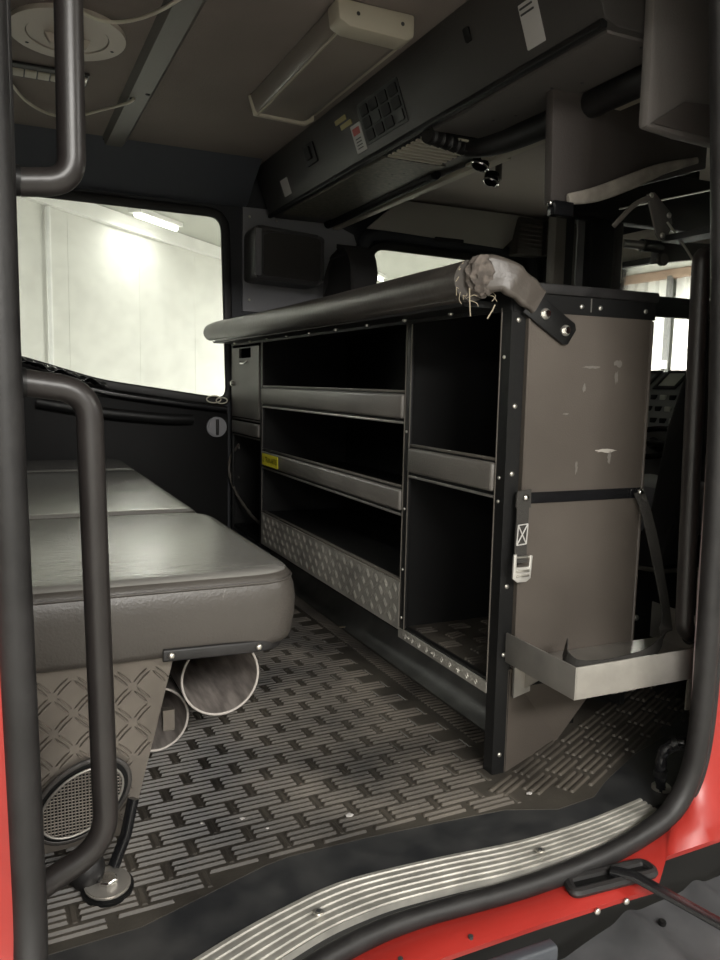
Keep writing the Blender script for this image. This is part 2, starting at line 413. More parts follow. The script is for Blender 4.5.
# turned piece of mat in front of the end panel
bm = B(); a2 = math.radians(27); r_ = 0; v = -1.2
while v < 1.4:
    u = -.6+(PX/2 if r_ % 2 else 0)
    while u < 2.4:
        for k in range(NR):
            w = v+(k+.5)*(PY*.93/NR); x, y = .957+u*math.cos(a2)-w*math.sin(a2), 1.33+u*math.sin(a2)+w*math.cos(a2)
            if x > .94 and y < 1.33+.45*(x-.957) and all(edge(q)+.010 < z_ for q, z_ in ((x-.06, y-.03), (x+.06, y+.03))) and x < 1.7:
                rib(bm, (x, y), a2, PX-.015, .0115, .0058)
        u += PX
    v += PY; r_ += 1
a3 = obj('rib_pattern', bm, ribmat, mt)
# upturned edge of the mat under the cabinet
bm = B(); y = 1.50
while y < 3.35: rib(bm, (1.032, y), 0, .05, .010, .005); y += .0165
obj('edge_ribs', bm, ribmat, mt)
bm = B(); prism(bm, [(1.06, 1.5, 0), (1.085, 1.5, .006), (1.105, 1.5, .02), (1.125, 1.5, .05), (1.135, 1.5, .12), (1.20, 1.5, .12), (1.20, 1.5, 0)], (0, 1.9, 0))
obj('mat_upstand', bm, M('upstand_rubber', (.12, .12, .112), .5, var=.3, vscale=8), mt)
# crumbs
for i, (x, y, s) in enumerate(((.405, 1.385, .006), (.44, 1.335, .004), (.60, 1.315, .010), (.33, 1.40, .004), (1.06, 2.42, .012), (.79, 1.47, .004), (.98, 1.25, .008))):
    bm = B(); b = B(); bmesh.ops.create_icosphere(b, subdivisions=1, radius=s)
    for vv in b.verts: vv.co = Vector((vv.co.x*random.uniform(.6, 1.3)+x, vv.co.y*random.uniform(.5, 1)+y, vv.co.z*.3+.0055))
    merge(bm, b)
    o = obj('paper_crumb', bm, thread if i == 4 else white)
    tag(o, ('small white crumb on the mat nearest the seat', 'white crumb on the mat just right of the smallest one', 'largest white crumb lying near the mat edge', 'tiny pale crumb on the mat by the seat support', 'tan flake on the mat beside the cabinet plinth', 'tiny pale speck midway across the mat', 'white scrap at the mat edge near the cabinet post')[i], 'crumb', None)

# ------------------------------------------------------------------ door sill, seals, body
OUT_ = [(-.25, .77), (.0, .86), (.12, .915), (.25, .965), (.353, 1.007), (.435, 1.036), (.505, 1.050), (.577, 1.056), (.69, 1.052), (.804, 1.046), (1.0, 1.055), (1.19, 1.078)]
t = thing('sill_plate', 'ribbed aluminium scuff plate along the door sill', 'sill plate', (.6, 1.09, 0))
A = catmull([(x, y, 0) for x, y in IN_], 5); C = catmull([(x, y, 0) for x, y in OUT_], 5); n = min(len(A), len(C))
bm = B(); prof = [(0, -.004)]
NRG = 6
for k in range(NRG):
    a = k/NRG; prof += [(a+.01, .0035), (a+.085, .0035), (a+.10, .0012), (a+.155, .0012)]
prof += [(.985, .0035), (1.0, -.008)]
rows = []
for i in range(n):
    p, q = A[i], C[i]; rows.append([bm.verts.new((p.x+(q.x-p.x)*s, p.y+(q.y-p.y)*s, .002+h-.006*s)) for s, h in prof])
for i in range(n-1):
    for j in range(len(prof)-1): bm.faces.new((rows[i][j], rows[i+1][j], rows[i+1][j+1], rows[i][j+1]))
obj('ribbed_strip', bm, scuff, t, deg=20)
for x, y in ((.44, 1.075), (.872, 1.075)):
    sc = obj('screw', cyl(B(), (x, y, .0065), (0, 0, 1), .0085, .004, bev=.001), steel, t)
    obj('screw_socket', cyl(B(), (x, y, .0088), (0, 0, 1), .004, .0012, n=6), darkink, sc)
# rubber seal all round the opening
path = catmull([(.004, .99, 1.7), (.004, .99, 1.2), (.012, .99, .6), (.018, .985, .2), (.02, .90, .02), (.10, .885, -.012), (.25, .925, -.016), (.38, .985, -.016), (.49, 1.015, -.014), (.60, 1.024, -.012), (.79, 1.020, -.012), (.95, 1.030, -.010), (1.09, 1.052, -.004), (1.18, 1.065, .02), (1.225, 1.065, .09), (1.236, 1.06, .22), (1.230, 1.055, .45), (1.216, 1.05, .73), (1.197, 1.05, 1.0), (1.16, 1.05, 1.35), (1.13, 1.05, 1.6)], 7)
door_o = thing('door_seal', 'thick black rubber seal framing the open doorway', 'door seal', (.6, 1.0, 0))
obj('seal_bulb', sweep(B(), path, circ(.021, 14), scale=lambda s: 1-.22*max(0, 1-abs(s-.45)/.22)), rubber, door_o)
bm = B(); p2 = [p+Vector((0, -.006, -.021 if p.z < .05 else 0))+(Vector((.02, 0, 0)) if p.x > 1.2 else Vector()) for p in path[28:]]
obj('seal_lip', sweep(bm, p2, circ(.010, 10)), rubber, door_o)
# left pillar
t = struct(obj('door_pillar', bx(-.06, .029, 1.0, 1.10, -.0, 1.60, bev=.010), rubber))
t.name = 'trim_4'
# red bodywork: strip under the sill, left of the pillar and right of the seal
def redbody():
    # one outer point for each control point of the seal path
    q0 = [(-.35, .98, 1.7), (-.35, .98, 1.2), (-.35, .98, .6), (-.35, .97, .2), (-.30, .90, -.05), (.06, .83, -.03), (.25, .855, -.03), (.38, .905, -.03), (.49, .935, -.03), (.60, .950, -.03), (.79, .953, -.03), (.95, .955, -.033), (1.05, .965, -.045), (1.105, 1.0, -.018), (1.26, 1.005, -.018), (1.5, 1.02, -.018), (1.6, 1.04, .45), (1.6, 1.04, .73), (1.6, 1.04, 1.0), (1.6, 1.04, 1.35), (1.6, 1.04, 1.6)]
    rows = []; bm = B(); m = len(path)
    for i, p in enumerate(path):
        f = i/7; k = min(int(f), len(q0)-2); q = Vector(q0[k]).lerp(Vector(q0[k+1]), f-k)
        s0 = p+Vector((.012 if p.x > 1.15 else 0, .004 if p.x > 1.15 else -.008, -.012 if p.z < .05 else 0)); row = []
        for s in (0, .2, .4, .6, .8, 1):
            v = s0.lerp(q, s); v.z += .006*math.sin(s*PI)*(p.z < .3); row.append(bm.verts.new(v))
        row.append(bm.verts.new(q+Vector((0, .004, -.012)))); row.append(bm.verts.new(q+Vector((0, .05, -.02)))); rows.append(row)
    for a, b in zip(rows, rows[1:]):
        for j in range(7): bm.faces.new((a[j], a[j+1], b[j+1], b[j]))
    return obj('body_panel', bm, red, deg=50)
rb = thing('cab_body', 'red painted cab bodywork around the doorway', 'bodywork', (.6, 1.0, -.05))
o = redbody(); o.data.transform(Matrix.Translation((-.6, -1.0, .05))); o.parent = rb
for x in (.53, .655): obj('plug_hole', cyl(B(), (x, .965, -.024), (0, 0, 1), .004, .006), darkink, rb)
# rubber-lined slot and the check strap
bm = B(); sweep(bm, [Vector((u, v, -.016)) for u, v in rpoly([(.882, 1.012), (1.045, 1.0), (1.045, .968), (.870, .978)], .012)], circ(.009, 8), closed=True, up=(0, 0, 1))
t = thing('door_check', 'black door check strap leaving its slot in the red sill', 'door check', (.99, .98, -.04))
obj('slot_gasket', bm, rubber, t)
obj('slot_dark', prism(B(), [(.885, 1.008, -.024), (1.04, .998, -.024), (1.04, .972, -.024), (.875, .982, -.024)], (0, 0, .009)), inner, t)
obj('strap_arm', sweep(B(), [Vector(p) for p in ((.965, .995, -.008), (.99, .965, -.006), (1.075, .85, -.045), (1.16, .735, -.072))], rrect(-.012, .012, -.005, .005, .003, 2), up=(0, 0, 1)), blackgloss, t)
# dark strip under the red sill, left, and the grey step well
t = thing('lower_trim', 'dark rubber strip bolted under the red sill', 'trim strip', (.5, .98, -.11))
obj('strip', sweep(B(), catmull([(.20, .84, -.065), (.38, .89, -.065), (.55, .925, -.065), (.79, .93, -.065)], 6), rrect(-.012, .012, -.018, .018, .006, 3)), M('blue_grey_rubber', (.05, .055, .065), .5), t)
for x, y, z in ((.50, .905, -.053), (.70, .917, -.053)): obj('bolt', dome(B(), (x, y, z), (0, -1, 1), .006, .004), steel, t)
t = thing('step_housing', 'dark ribbed plastic step housing below the doorway', 'step', (1.15, 1.0, -.3))
bm = B(); prism(bm, [(.0, 1.10, -.065), (2.4, 1.24, -.065), (2.4, 1.24, -.6), (0, 1.10, -.6)], (0, .03, 0)); obj('back_plate', bm, inner, t)
def stepsurf():
    bm = B(); nu, nv = 96, 12; g = []
    for i in range(nu+1):
        u = i/nu; row = []
        for j in range(nv+1):
            v = j/nv
            x = .86+u*.95-.05*v; y = 1.075-v*.40+u*.07
            z = -.26+.06*math.sin(min(1, u*3.0)*PI/2)-.07*v*v-.03*v
            z += .014*max(0, math.sin(u*30-v*3))**3
            row.append(bm.verts.new((x, y, z)))
        g.append(row)
    for i in range(nu):
        for j in range(nv): bm.faces.new((g[i][j], g[i+1][j], g[i+1][j+1], g[i][j+1]))
    b = bmesh.ops.extrude_face_region(bm, geom=bm.faces[:])
    for v in b['geom']:
        if isinstance(v, bmesh.types.BMVert): v.co.z -= .01
    return bm
obj('step_cover', stepsurf(), fender, t, deg=25)
for x, y, z in ((.93, 1.0, -.222), (1.16, 1.05, -.205)):
    obj('bolt', cyl(B(), (x, y, z+.004), (0, -.3, 1), .008, .010, bev=.002), black, t)
for x, y in ((.90, .952), (.965, .953)): obj('rivet', dome(B(), (x, y, -.040), (0, -1, 0), .006, .004), steel, rb)

# right pillar
struct(obj('trim_5', bx(1.345, 1.47, 1.152, 1.19, .0, 1.75, bev=.01), wallp))
tag(obj('edge_strip', sweep(B(), catmull([(1.165, 1.075, 1.6), (1.178, 1.075, 1.4), (1.203, 1.075, 1.0), (1.220, 1.075, .72), (1.224, 1.075, .45), (1.230, 1.075, .2)], 6), circ(.0045, 8)), pinktrim), 'thin pinkish edge strip beside the right door seal', 'trim strip')
tag(obj('hanging_cloth', sweep(B(), catmull([(1.385, 1.20, .55), (1.383, 1.21, .45), (1.378, 1.20, .35), (1.372, 1.20, .2), (1.375, 1.20, .15)], 5), circ(.006, 10, .022), scale=lambda s: .5+.8*s), greycloth), 'grey cloth hanging beside the right door pillar under the tray', 'cloth')
# cable with clips at the right bottom corner
t = thing('wiring_harness', 'black wrapped cable looping out of the floor beside right seal', 'cable', (1.26, 1.17, 0))
cp = catmull([(1.252, 1.16, -.005), (1.24, 1.155, .045), (1.24, 1.15, .095), (1.262, 1.13, .118), (1.30, 1.10, .108), (1.335, 1.03, .10), (1.36, 1.0, .085)], 8)
obj('cable_sleeve', sweep(B(), cp, circ(.011, 12), scale=lambda s: 1+.12*math.sin(s*60)), blackgloss, t)
obj('second_cable', sweep(B(), [p+Vector((.016, .012, -.018)) for p in cp[:28]], circ(.007, 10)), rubber, t)
for i in (8, 22, 36): obj('cable_clip', sweep(B(), [cp[i]-(cp[i+1]-cp[i])*1.0, cp[i]+(cp[i+1]-cp[i])*1.0], circ(.0145, 12)), black, t)
obj('floor_grommet', cyl(B(), (1.256, 1.165, .004), (0, 0, 1), .02, .012, bev=.003), steel, t)

# ------------------------------------------------------------------ grab rails
def grab(label, pts, r, rad, mounts):
    t = thing('grab_rail', label, 'grab rail', mounts[0])
    obj('rail_tube', sweep(B(), fillet(pts, rad, 10), circ(r, 20)), M('rail_rubber', (.022, .019, .018), .36, bump=.05, bscale=200, var=.2, vscale=6), t)
    for m in mounts: obj('mount_foot', cyl(B(), (m[0]-.012, m[1], m[2]), (1, 0, 0), r*1.08, .010, bev=.001), black, t)
grab('lower black tubular grab rail on the left door pillar', [(.035, 1.10, .832), (.112, 1.10, .822), (.124, 1.10, .185), (.035, 1.10, .140)], .0175, .07, [(.044, 1.10, .832), (.044, 1.10, .13)])
grab('upper black tubular grab rail on the left door pillar', [(.035, 1.10, 1.62), (.098, 1.10, 1.62), (.097, 1.10, 1.086), (.035, 1.10, 1.078)], .0175, .08, [(.044, 1.10, 1.62), (.044, 1.10, 1.08)])
grab('long black tubular grab rail on the right door pillar', [(1.30, 1.17, 1.09), (1.247, 1.15, 1.105), (1.253, 1.15, .90), (1.272, 1.15, .35), (1.33, 1.17, .325)], .018, .03, [(1.29, 1.168, 1.092), (1.32, 1.167, .33)])

# ------------------------------------------------------------------ bench
bn = thing('bench_seat', 'grey vinyl bench seat across the rear of the cab', 'bench', (.15, 2.3, 0))
def cushion(x0, x1, y0, y1, z0, z1, r, near=False):
    bm = B(); outl = rpoly([(x0, y0), (x1, y0), (x1, y1), (x0, y1)], r if near else .03, 8)
    cx, cy = (x0+x1)/2, (y0+y1)/2; rings = []
    prof = [(0, z0+.012), (.004, z0+.004), (.0, z0+.015), (-.004, z0+.05), (-.005, z1-.06), (-.002, z1-.035), (.003, z1-.018), (.010, z1-.006), (.020, z1-.001), (.034, z1+.001)]
    prof[0] = (.012, z0)
    for d, z in prof:
        rings.append([bm.verts.new((cx+(u-cx)*(1-d/(x1-x0)*2), cy+(v-cy)*(1-d/(y1-y0)*2), z)) for u, v in outl])
    for a, b in zip(rings, rings[1:]):
        for j in range(len(outl)): bm.faces.new((a[j], a[(j+1) % len(outl)], b[(j+1) % len(outl)], b[j]))
    bm.faces.new(rings[0][::-1]); bm.faces.new(rings[-1]); return bm, outl
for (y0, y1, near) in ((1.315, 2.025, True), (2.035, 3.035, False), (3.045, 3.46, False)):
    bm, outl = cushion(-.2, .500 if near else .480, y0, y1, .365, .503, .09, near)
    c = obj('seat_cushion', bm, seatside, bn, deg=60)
    me = c.data; me.materials.append(seat_glare)
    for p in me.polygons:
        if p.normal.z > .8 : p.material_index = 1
    # piping around the top edge
    cx, cy = (-.2+.47)/2, (y0+y1)/2
    pp = [Vector((cx+(u-cx)*.994, cy+(v-cy)*(1-.004/(y1-y0)), .4835)) for u, v in outl]
    obj('piping', sweep(B(), pp, circ(.0028, 6), closed=True), seatside, c)
obj('seat_board', prism(B(), [(x, y, .350) for x, y in rpoly([(-.2, 1.375), (.455, 1.375), (.455, 3.46), (-.2, 3.46)], .10, 6)], (0, 0, .02)), black, bn)
# front trim rail with screws
rp = catmull([(.245, 1.313, .374), (.34, 1.313, .372), (.41, 1.318, .369), (.455, 1.340, .367), (.480, 1.40, .367), (.482, 1.48, .367)], 6)
tr = obj('trim_rail', sweep(B(), rp, rrect(-.005, .005, -.011, .011, .004, 3), up=(0, 0, 1)), rubber, bn)
for p in ((.258, 1.307, .374), (.414, 1.311, .369), (.486, 1.46, .367)): obj('screw', dome(B(), p, (0, -1, 0) if p[0] < .45 else (1, 0, 0), .006, .004), steel, bn)
# diamond plate support: trapezoid
sup = [(-.05, .32, .34)]
sp_poly = [(-.18, 0.03), (.192, .045), (.272, .364), (-.18, .364)]
bm = plate(sp_poly, [], XZ(1.35), .012)
def insp(u, v): return u < .20+.27*(v-.05)/1.05+(v-.05)*0 - .012+.0 and u < .192+(v-.045)*.269-.014
tread_marks(bm, -.16, .27, .05, .33, lambda u, v, w: (u, 1.35-w, v), insp, p=.052, ln=.034, w=.0050, h=.0034)
obj('support_panel', bm, diamondd, bn, label='dark chequer plate panel', deg=50)
bm = B(); prism(bm, [(.12, 1.37, .0), (.14, 1.37, .0), (.20, 1.37, .349), (.18, 1.37, .349)], (0, 2.05, 0)); obj('support_side', bm, black, bn)
obj('side_clip', bx(.25, .27, 1.345, 1.36, .225, .262), diamondd, bn)
# speaker in the panel
sk = thing('speaker', 'oval mesh speaker set in the chequer plate under the bench', 'speaker', (.11, 1.35, .125))
ell = lambda rx, rz, n=40, rot=.6: [(.112+rx*math.cos(a)*math.cos(rot)-rz*math.sin(a)*math.sin(rot), .128+rx*math.cos(a)*math.sin(rot)+rz*math.sin(a)*math.cos(rot)) for a in (2*PI*k/n for k in range(n))]
obj('speaker_rim', sweep(B(), [Vector((u, 1.341, v)) for u, v in ell(.086, .058)], circ(.005, 10), closed=True, up=(0, 1, 0)), console, sk)
obj('rim_edge', sweep(B(), [Vector((u, 1.333, v)) for u, v in ell(.074, .048)], circ(.0022, 8), closed=True, up=(0, 1, 0)), alu, sk)
obj('speaker_cone', plate(ell(.088, .060), [], XZ(1.337), .008), inner, sk)
bm = B()
for k in range(-14, 15):
    d = k*.0056
    for s in (0, 1):
        # chord of the rotated ellipse
        pts = []
        for q in range(-40, 41):
            e = q*.0025; u, v = (d, e) if s else (e, d)
            cr, sr = math.cos(-.6), math.sin(-.6); a, b = u*cr-v*sr, u*sr+v*cr
            if (a/.073)**2+(b/.047)**2 < 1: pts.append((u, v))
        if len(pts) > 1:
            u0, v0 = pts[0]; u1, v1 = pts[-1]
            tube(bm, [(.112+u0, 1.334-.001*s, .128+v0), (.112+u1, 1.334-.001*s, .128+v1)], .0011, 5)
obj('speaker_mesh', bm, diamondd, sk)
# rolled tubes under the bench
def pipe(x, z, y0, y1, r, label):
    t = thing('cardboard_tube', label, 'tube', (x, y0, z-r))
    b = plate([(x+r*math.cos(a), z+r*math.sin(a)) for a in (2*PI*k/40 for k in range(40))], [[(x+(r-.004)*math.cos(a), z+(r-.004)*math.sin(a)) for a in (2*PI*k/40 for k in range(40))]], XZ(y0), y1-y0)
    obj('tube_wall', b, pipe_m, t)
    obj('tube_rim', sweep(B(), [Vector((x+(r-.002)*math.cos(a), y0-.001, z+(r-.002)*math.sin(a))) for a in (2*PI*k/40 for k in range(40))], circ(.0026, 8), closed=True, up=(0, 1, 0)), pipe_e, t)
pipe(.409, .226, 1.56, 2.9, .083, 'open ended pale rimmed tube highest under the bench')
pipe(.285, .128, 1.62, 2.9, .070, 'open ended tube lower and nearer the chequer plate')
tag(obj('tube_cradle', B() if False else bx(.22, .46, 2.0, 2.05, .040, .056), black), 'black bar under the two stored tubes', 'bar')
bpy.data.objects['tube_cradle'].data.transform(Matrix.Translation((0, 0, -.0)))
for o in (bpy.data.objects['tube_cradle'],):
    bm = B(); bm.from_mesh(o.data); box(bm, .37, .46, 2.0, 2.05, 0, .1405); box(bm, .22, .25, 2.0, 2.05, 0, .05); bm.to_mesh(o.data); bm.free()
# floor mount by the left pillar
t = thing('floor_bracket', 'round chromed floor anchor with strut beside left grab rail', 'bracket', (.142, 1.27, 0))
obj('anchor_base', cyl(B(), (.142, 1.262, .011), (0, -.15, 1), .042, .012, bev=.004), black, t)
obj('anchor_ring', cyl(B(), (.142, 1.260, .019), (0, -.15, 1), .037, .006, bev=.002), alu, t)
obj('anchor_bolt', cyl(B(), (.142, 1.259, .026), (0, -.15, 1), .017, .010, n=6, bev=.003), chrome, t)
obj('strut', sweep(B(), [Vector(p) for p in ((.155, 1.285, .03), (.178, 1.30, .075), (.192, 1.31, .13))], rrect(-.009, .009, -.007, .007, .004, 3)), blackgloss, t)
dome_b = dome(B(), (.112, 1.285, .035), (0, 0, 1), .03, .035); obj('rubber_boot', dome_b, rubber, t)

# ------------------------------------------------------------------ far wall details behind bench
t = thing('door_panel', 'black lower panel of the far door beneath the window', 'door panel', (.4, 3.5, 0))
bm = B(); prism(bm, [(-.21, 3.498, 0), (.945, 3.498, 0), (.945, 3.498, .70), (.40, 3.498, .765), (-.21, 3.498, .92)], (0, -.03, 0), bev=.006); obj('panel_sheet', bm, inner, t)
obj('ledge', sweep(B(), catmull([(-.2, 3.45, .90), (.2, 3.45, .83), (.45, 3.45, .775), (.75, 3.45, .735), (.93, 3.45, .715)], 5), rrect(-.028, .028, -.012, .012, .008, 3), up=(0, 0, 1)), blackgloss, t)
obj('armrest', sweep(B(), catmull([(.15, 3.43, .74), (.4, 3.42, .70), (.65, 3.425, .675), (.78, 3.44, .67)], 6), circ(.016, 10, .022)), black, t)
obj('door_knob', cyl(B(), (.888, 3.455, .635), (0, -1, 0), .045, .025, bev=.006), wallg, t)
obj('knob_grip', bx(.882, .894, 3.43, 3.445, .60, .67, bev=.003), rubber, t)
# crumpled black sheet on the window ledge
def crumple(x0, x1, y0, y1, zf, amp, nx=26, ny=10, seed=1):
    rnd = random.Random(seed); bm = B(); g = []
    ph = [rnd.uniform(0, 6) for _ in range(6)]
    for i in range(nx+1):
        row = []
        for j in range(ny+1):
            u, v = i/nx, j/ny; x = x0+(x1-x0)*u; y = y0+(y1-y0)*v
            z = zf(u)+amp*(math.sin(u*23+v*5+ph[0])+.7*math.sin(u*41-v*9+ph[1])+.5*abs(math.sin(u*11+v*13+ph[2])))*.5-.02*v*v*0
            row.append(bm.verts.new((x, y, z)))
        g.append(row)
    for i in range(nx):
        for j in range(ny): bm.faces.new((g[i][j], g[i+1][j], g[i+1][j+1], g[i][j+1]))
    b = bmesh.ops.extrude_face_region(bm, geom=bm.faces[:])
    for v in b['geom']:
        if isinstance(v, bmesh.types.BMVert): v.co.z -= .003
    return bm
tag(obj('crumpled_sheet', crumple(.03, .42, 3.40, 3.47, lambda u: .925-.115*u, .014), blackgloss, deg=80), 'crumpled dark plastic sheet lying on the left window ledge', 'plastic sheet')
t = thing('cable_coil', 'pale ringed cable on the window ledge corner', 'cable', (.89, 3.45, .74))
obj('cable_loop', sweep(B(), [Vector((.875+.032*math.cos(a), 3.45, .757+.015*math.sin(a))) for a in (2*PI*k/20 for k in range(20))], circ(.003, 6), closed=True, up=(0, 1, 0)), wirem, t)
obj('cable_loop', sweep(B(), [Vector((.91+.025*math.cos(a), 3.447, .752+.013*math.sin(a))) for a in (2*PI*k/20 for k in range(20))], circ(.003, 6), closed=True, up=(0, 1, 0)), wirem, t)
# wall box
t = thing('wall_cupboard', 'black rounded cupboard on the far wall by the window', 'cupboard', (1.19, 3.35, 1.27))
bm = plate(rpoly([(1.02, 1.275), (1.335, 1.262), (1.335, 1.478), (1.02, 1.50)], .03), [], XZ(3.33), .155); bm = bm
bmesh.ops.bevel(bm, geom=[e for e in bm.edges if len(e.link_faces) == 2 and e.calc_face_angle(0) > .9], offset=.01, segments=3, affect='EDGES')
obj('cupboard_body', bm, M('cupboard_black', (.09, .088, .088), .45), t)
obj('cupboard_lid', plate(rpoly([(1.06, 1.29), (1.32, 1.28), (1.32, 1.465), (1.06, 1.48)], .025), [], XZ(3.322), .01), console, t)
obj('side_strip', bx(1.022, 1.050, 3.318, 3.335, 1.29, 1.485, bev=.004), wallg, t)

# ------------------------------------------------------------------ ceiling things
t = thing('ceiling_channel', 'grey metal channel running along the ceiling', 'channel', (.45, 2.6, 1.75))
bm = B(); prism(bm, [(.40, 1.5, 1.749), (.415, 1.5, 1.727), (.475, 1.5, 1.727), (.493, 1.5, 1.749)], (0, 1.79, 0)); obj('channel_body', bm, trimp, t)
for x, y in ((.425, 2.72), (.465, 2.66), (.41, 3.27), (.48, 3.27)): obj('screw', dome(B(), (x, y, 1.727 if y < 3 else 1.742), (0, 0, -1), .008, .004), black, t)
t = thing('ceiling_vent', 'round beige vent in the ceiling near left pillar', 'vent', (.205, 2.35, 1.75))
CV = (.205, 2.355)
def ring2(r, n=48): return [(CV[0]+r*math.cos(2*PI*k/n), CV[1]+r*1.12*math.sin(2*PI*k/n)) for k in range(n)]
obj('vent_flange', plate(ring2(.148), [ring2(.105)], XY(1.738), .012), ventc, t)
obj('vent_disc', plate(ring2(.102), [], XY(1.741), .009), ventc, t)
obj('vent_grip', prism(B(), [(CV[0]-.06, 2.35, 1.741), (CV[0]+.06, 2.36, 1.741), (CV[0]+.045, 2.36, 1.715), (CV[0]-.045, 2.35, 1.715)], (0, .022, 0), bev=.004), ventc, t)
for a in (20, 140, 260): obj('screw', dome(B(), (CV[0]+.127*math.cos(math.radians(a)), CV[1]+.14*math.sin(math.radians(a)), 1.738), (0, 0, -1), .005, .002), darkink, t)
t = thing('switch_strip', 'row of pale switches in a recessed ceiling plate', 'switches', (.17, 2.7, 1.75))
obj('backing_plate', bx(.065, .29, 2.63, 2.74, 1.742, 1.75, bev=.003), rubber, t)
for k in range(4): obj('switch_tile', bx(.075+k*.036, .107+k*.036, 2.665, 2.72, 1.737, 1.743, bev=.002), ivory, t)
obj('switch_socket', bx(.255, .285, 2.645, 2.71, 1.736, 1.743, bev=.002), alu, t); obj('socket_plug', cyl(B(), (.245, 2.69, 1.733), (0, 0, -1), .014, .02, bev=.003), blackgloss, t)
tag(obj('ceiling_cable', sweep(B(), catmull([(.06, 2.75, 1.740), (.12, 2.93, 1.735), (.20, 3.02, 1.73), (.28, 3.0, 1.73), (.36, 2.88, 1.73), (.415, 2.73, 1.715), (.43, 2.70, 1.722)], 8), circ(.0048, 8)), wirem), 'pale cable looping under the ceiling below the switches', 'cable')
tag(obj('ceiling_cable', sweep(B(), catmull([(.18, 2.08, 1.735), (.217, 2.154, 1.728), (.268, 2.188, 1.728), (.314, 2.176, 1.728), (.364, 2.107, 1.724), (.408, 1.998, 1.720), (.45, 1.85, 1.720), (.48, 1.7, 1.735)], 8), circ(.0048, 8)), wirem), 'pale cable crossing the ceiling beside the round vent', 'cable')
# strip lamp
t = thing('strip_lamp', 'long interior lamp with smoked cover and ivory end cap', 'lamp', (.87, 2.2, 1.75))
bm = B(); prism(bm, [(.770, 1.90, 1.749), (.790, 1.90, 1.697), (.950, 1.90, 1.692), (.972, 1.90, 1.703), (.972, 1.90, 1.749)], (0, .68, 0), bev=.006); obj('lamp_diffuser', bm, diffuser, t)
bm = B(); prism(bm, [(.765, 1.842, 1.749), (.772, 1.842, 1.700), (.80, 1.842, 1.688), (.955, 1.842, 1.684), (.975, 1.842, 1.695), (.975, 1.842, 1.749)], (0, .07, 0), bev=.008); e = obj('end_cap', bm, ivory, t)
for x in (.82, .94): obj('screw', dome(B(), (x, 1.841, 1.72), (0, -1, 0), .005, .002), darkink, t)
obj('lens_edge', sweep(B(), [Vector((.792, 1.905, 1.695)), Vector((.797, 2.57, 1.693))], circ(.004, 6)), ivory, t)
bm = B(); prism(bm, [(.765, 2.565, 1.749), (.785, 2.565, 1.688), (.96, 2.565, 1.682), (.99, 2.565, 1.70), (.99, 2.565, 1.749)], (0, .016, 0), bev=.003); obj('end_cap', bm, ivory, t)
obj('base_strip', bx(.972, 1.0, 1.93, 2.58, 1.72, 1.749, bev=.003), ivory, t)

# ------------------------------------------------------------------ overhead console
oc = thing('overhead_console', 'black overhead console running across the cab ceiling', 'console', (1.2, 2.2, 1.75))
TX0, TX1 = 1.045, 1.047
def fx(z): return 1.047+(1.75-z)*.37      # face leans back
bm = B(); prism(bm, [(fx(1.75), 1.31, 1.749), (fx(1.565), 1.31, 1.565), (1.150, 1.31, 1.555), (1.43, 1.31, 1.555), (1.50, 1.31, 1.60), (1.50, 1.31, 1.749)], (0, 2.12, 0), bev=.006)
obj('console_body', bm, console, oc)
obj('lower_lip', sweep(B(), [Vector((1.118, 1.315, 1.558)), Vector((1.118, 3.42, 1.558))], rrect(-.008, .008, -.008, .008, .003, 3)), black, oc)
obj('edge_channel', sweep(B(), [Vector((1.430, 1.315, 1.540)), Vector((1.430, 3.42, 1.540))], rrect(-.016, .016, -.009, .009, .003, 3)), ivory, oc)
obj('speckled_underside', bx(1.14, 1.36, 2.33, 3.30, 1.548, 1.556), M('speckled_board', (.15, .14, .11), .5, var=.4, vscale=60), oc)
obj('near_underside_lit', bx(1.14, 1.31, 1.33, 2.03, 1.549, 1.556), M('underside_lit_tone', (.11, .10, .092), .6), oc)  # added paler board, its tone stands in for light on the underside
obj('tube_duct', sweep(B(), [Vector((1.375, 2.42, 1.548)), Vector((1.385, 3.40, 1.548))], circ(.020, 12)), inner, oc)
bm = B()
for k in range(9): box(bm, 1.14, 1.33, 2.06+k*.030, 2.073+k*.030, 1.545, 1.556)
obj('vent_slats', bm, ivory, oc)
obj('vent_back', bx(1.13, 1.34, 2.04, 2.33, 1.551, 1.557), inner, oc)
# dark rear duct
bm = B(); 
hp = [Vector((1.13+.19*s, 2.045+.06*s, 1.540)) for s in [k/30 for k in range(31)]]
obj('rear_duct', sweep(B(), catmull([(1.30, 2.09, 1.545), (1.33, 2.0, 1.535), (1.35, 1.8, 1.532), (1.352, 1.33, 1.535)], 6), circ(.034, 14)), rubber, oc)
obj('ribbed_hose', sweep(bm, hp, circ(.022, 14), scale=lambda s: 1+.14*math.sin(s*75)), rubber, oc)
for x, y in ((1.22, 2.55), (1.25, 2.50), (1.28, 2.47), (1.21, 2.70), (1.30, 2.62), (1.24, 2.85), (1.23, 1.62), (1.27, 1.56), (1.24, 1.88), (1.27, 1.82), (1.25, 1.35)):
    obj('screw_hole', cyl(B(), (x, y, 1.5555), (0, 0, 1), .004, .016, n=8), darkink, oc)
FM = lambda u, v, w: (fx(v)-w-.0005, u, v)
def faceplate(name, y0, y1, z0, z1, mat, par, th=.003, r=.004): return obj(name, plate(rrect(y0, y1, z0, z1, r, 3), [], lambda u, v, w: (fx(v)-.001-w, u, v), th), mat, par)
g = faceplate('control_panel', 2.11, 2.385, 1.592, 1.705, black, oc, .002)
for i in range(4):
    for j in range(3):
        obj('rocker_switch', plate(rrect(2.122+i*.065, 2.172+i*.065, 1.60+j*.034, 1.628+j*.034, .004, 3), [], lambda u, v, w: (fx(v)-.003-w, u, v), .003), inner if (i*2+j) % 5 else black, g)
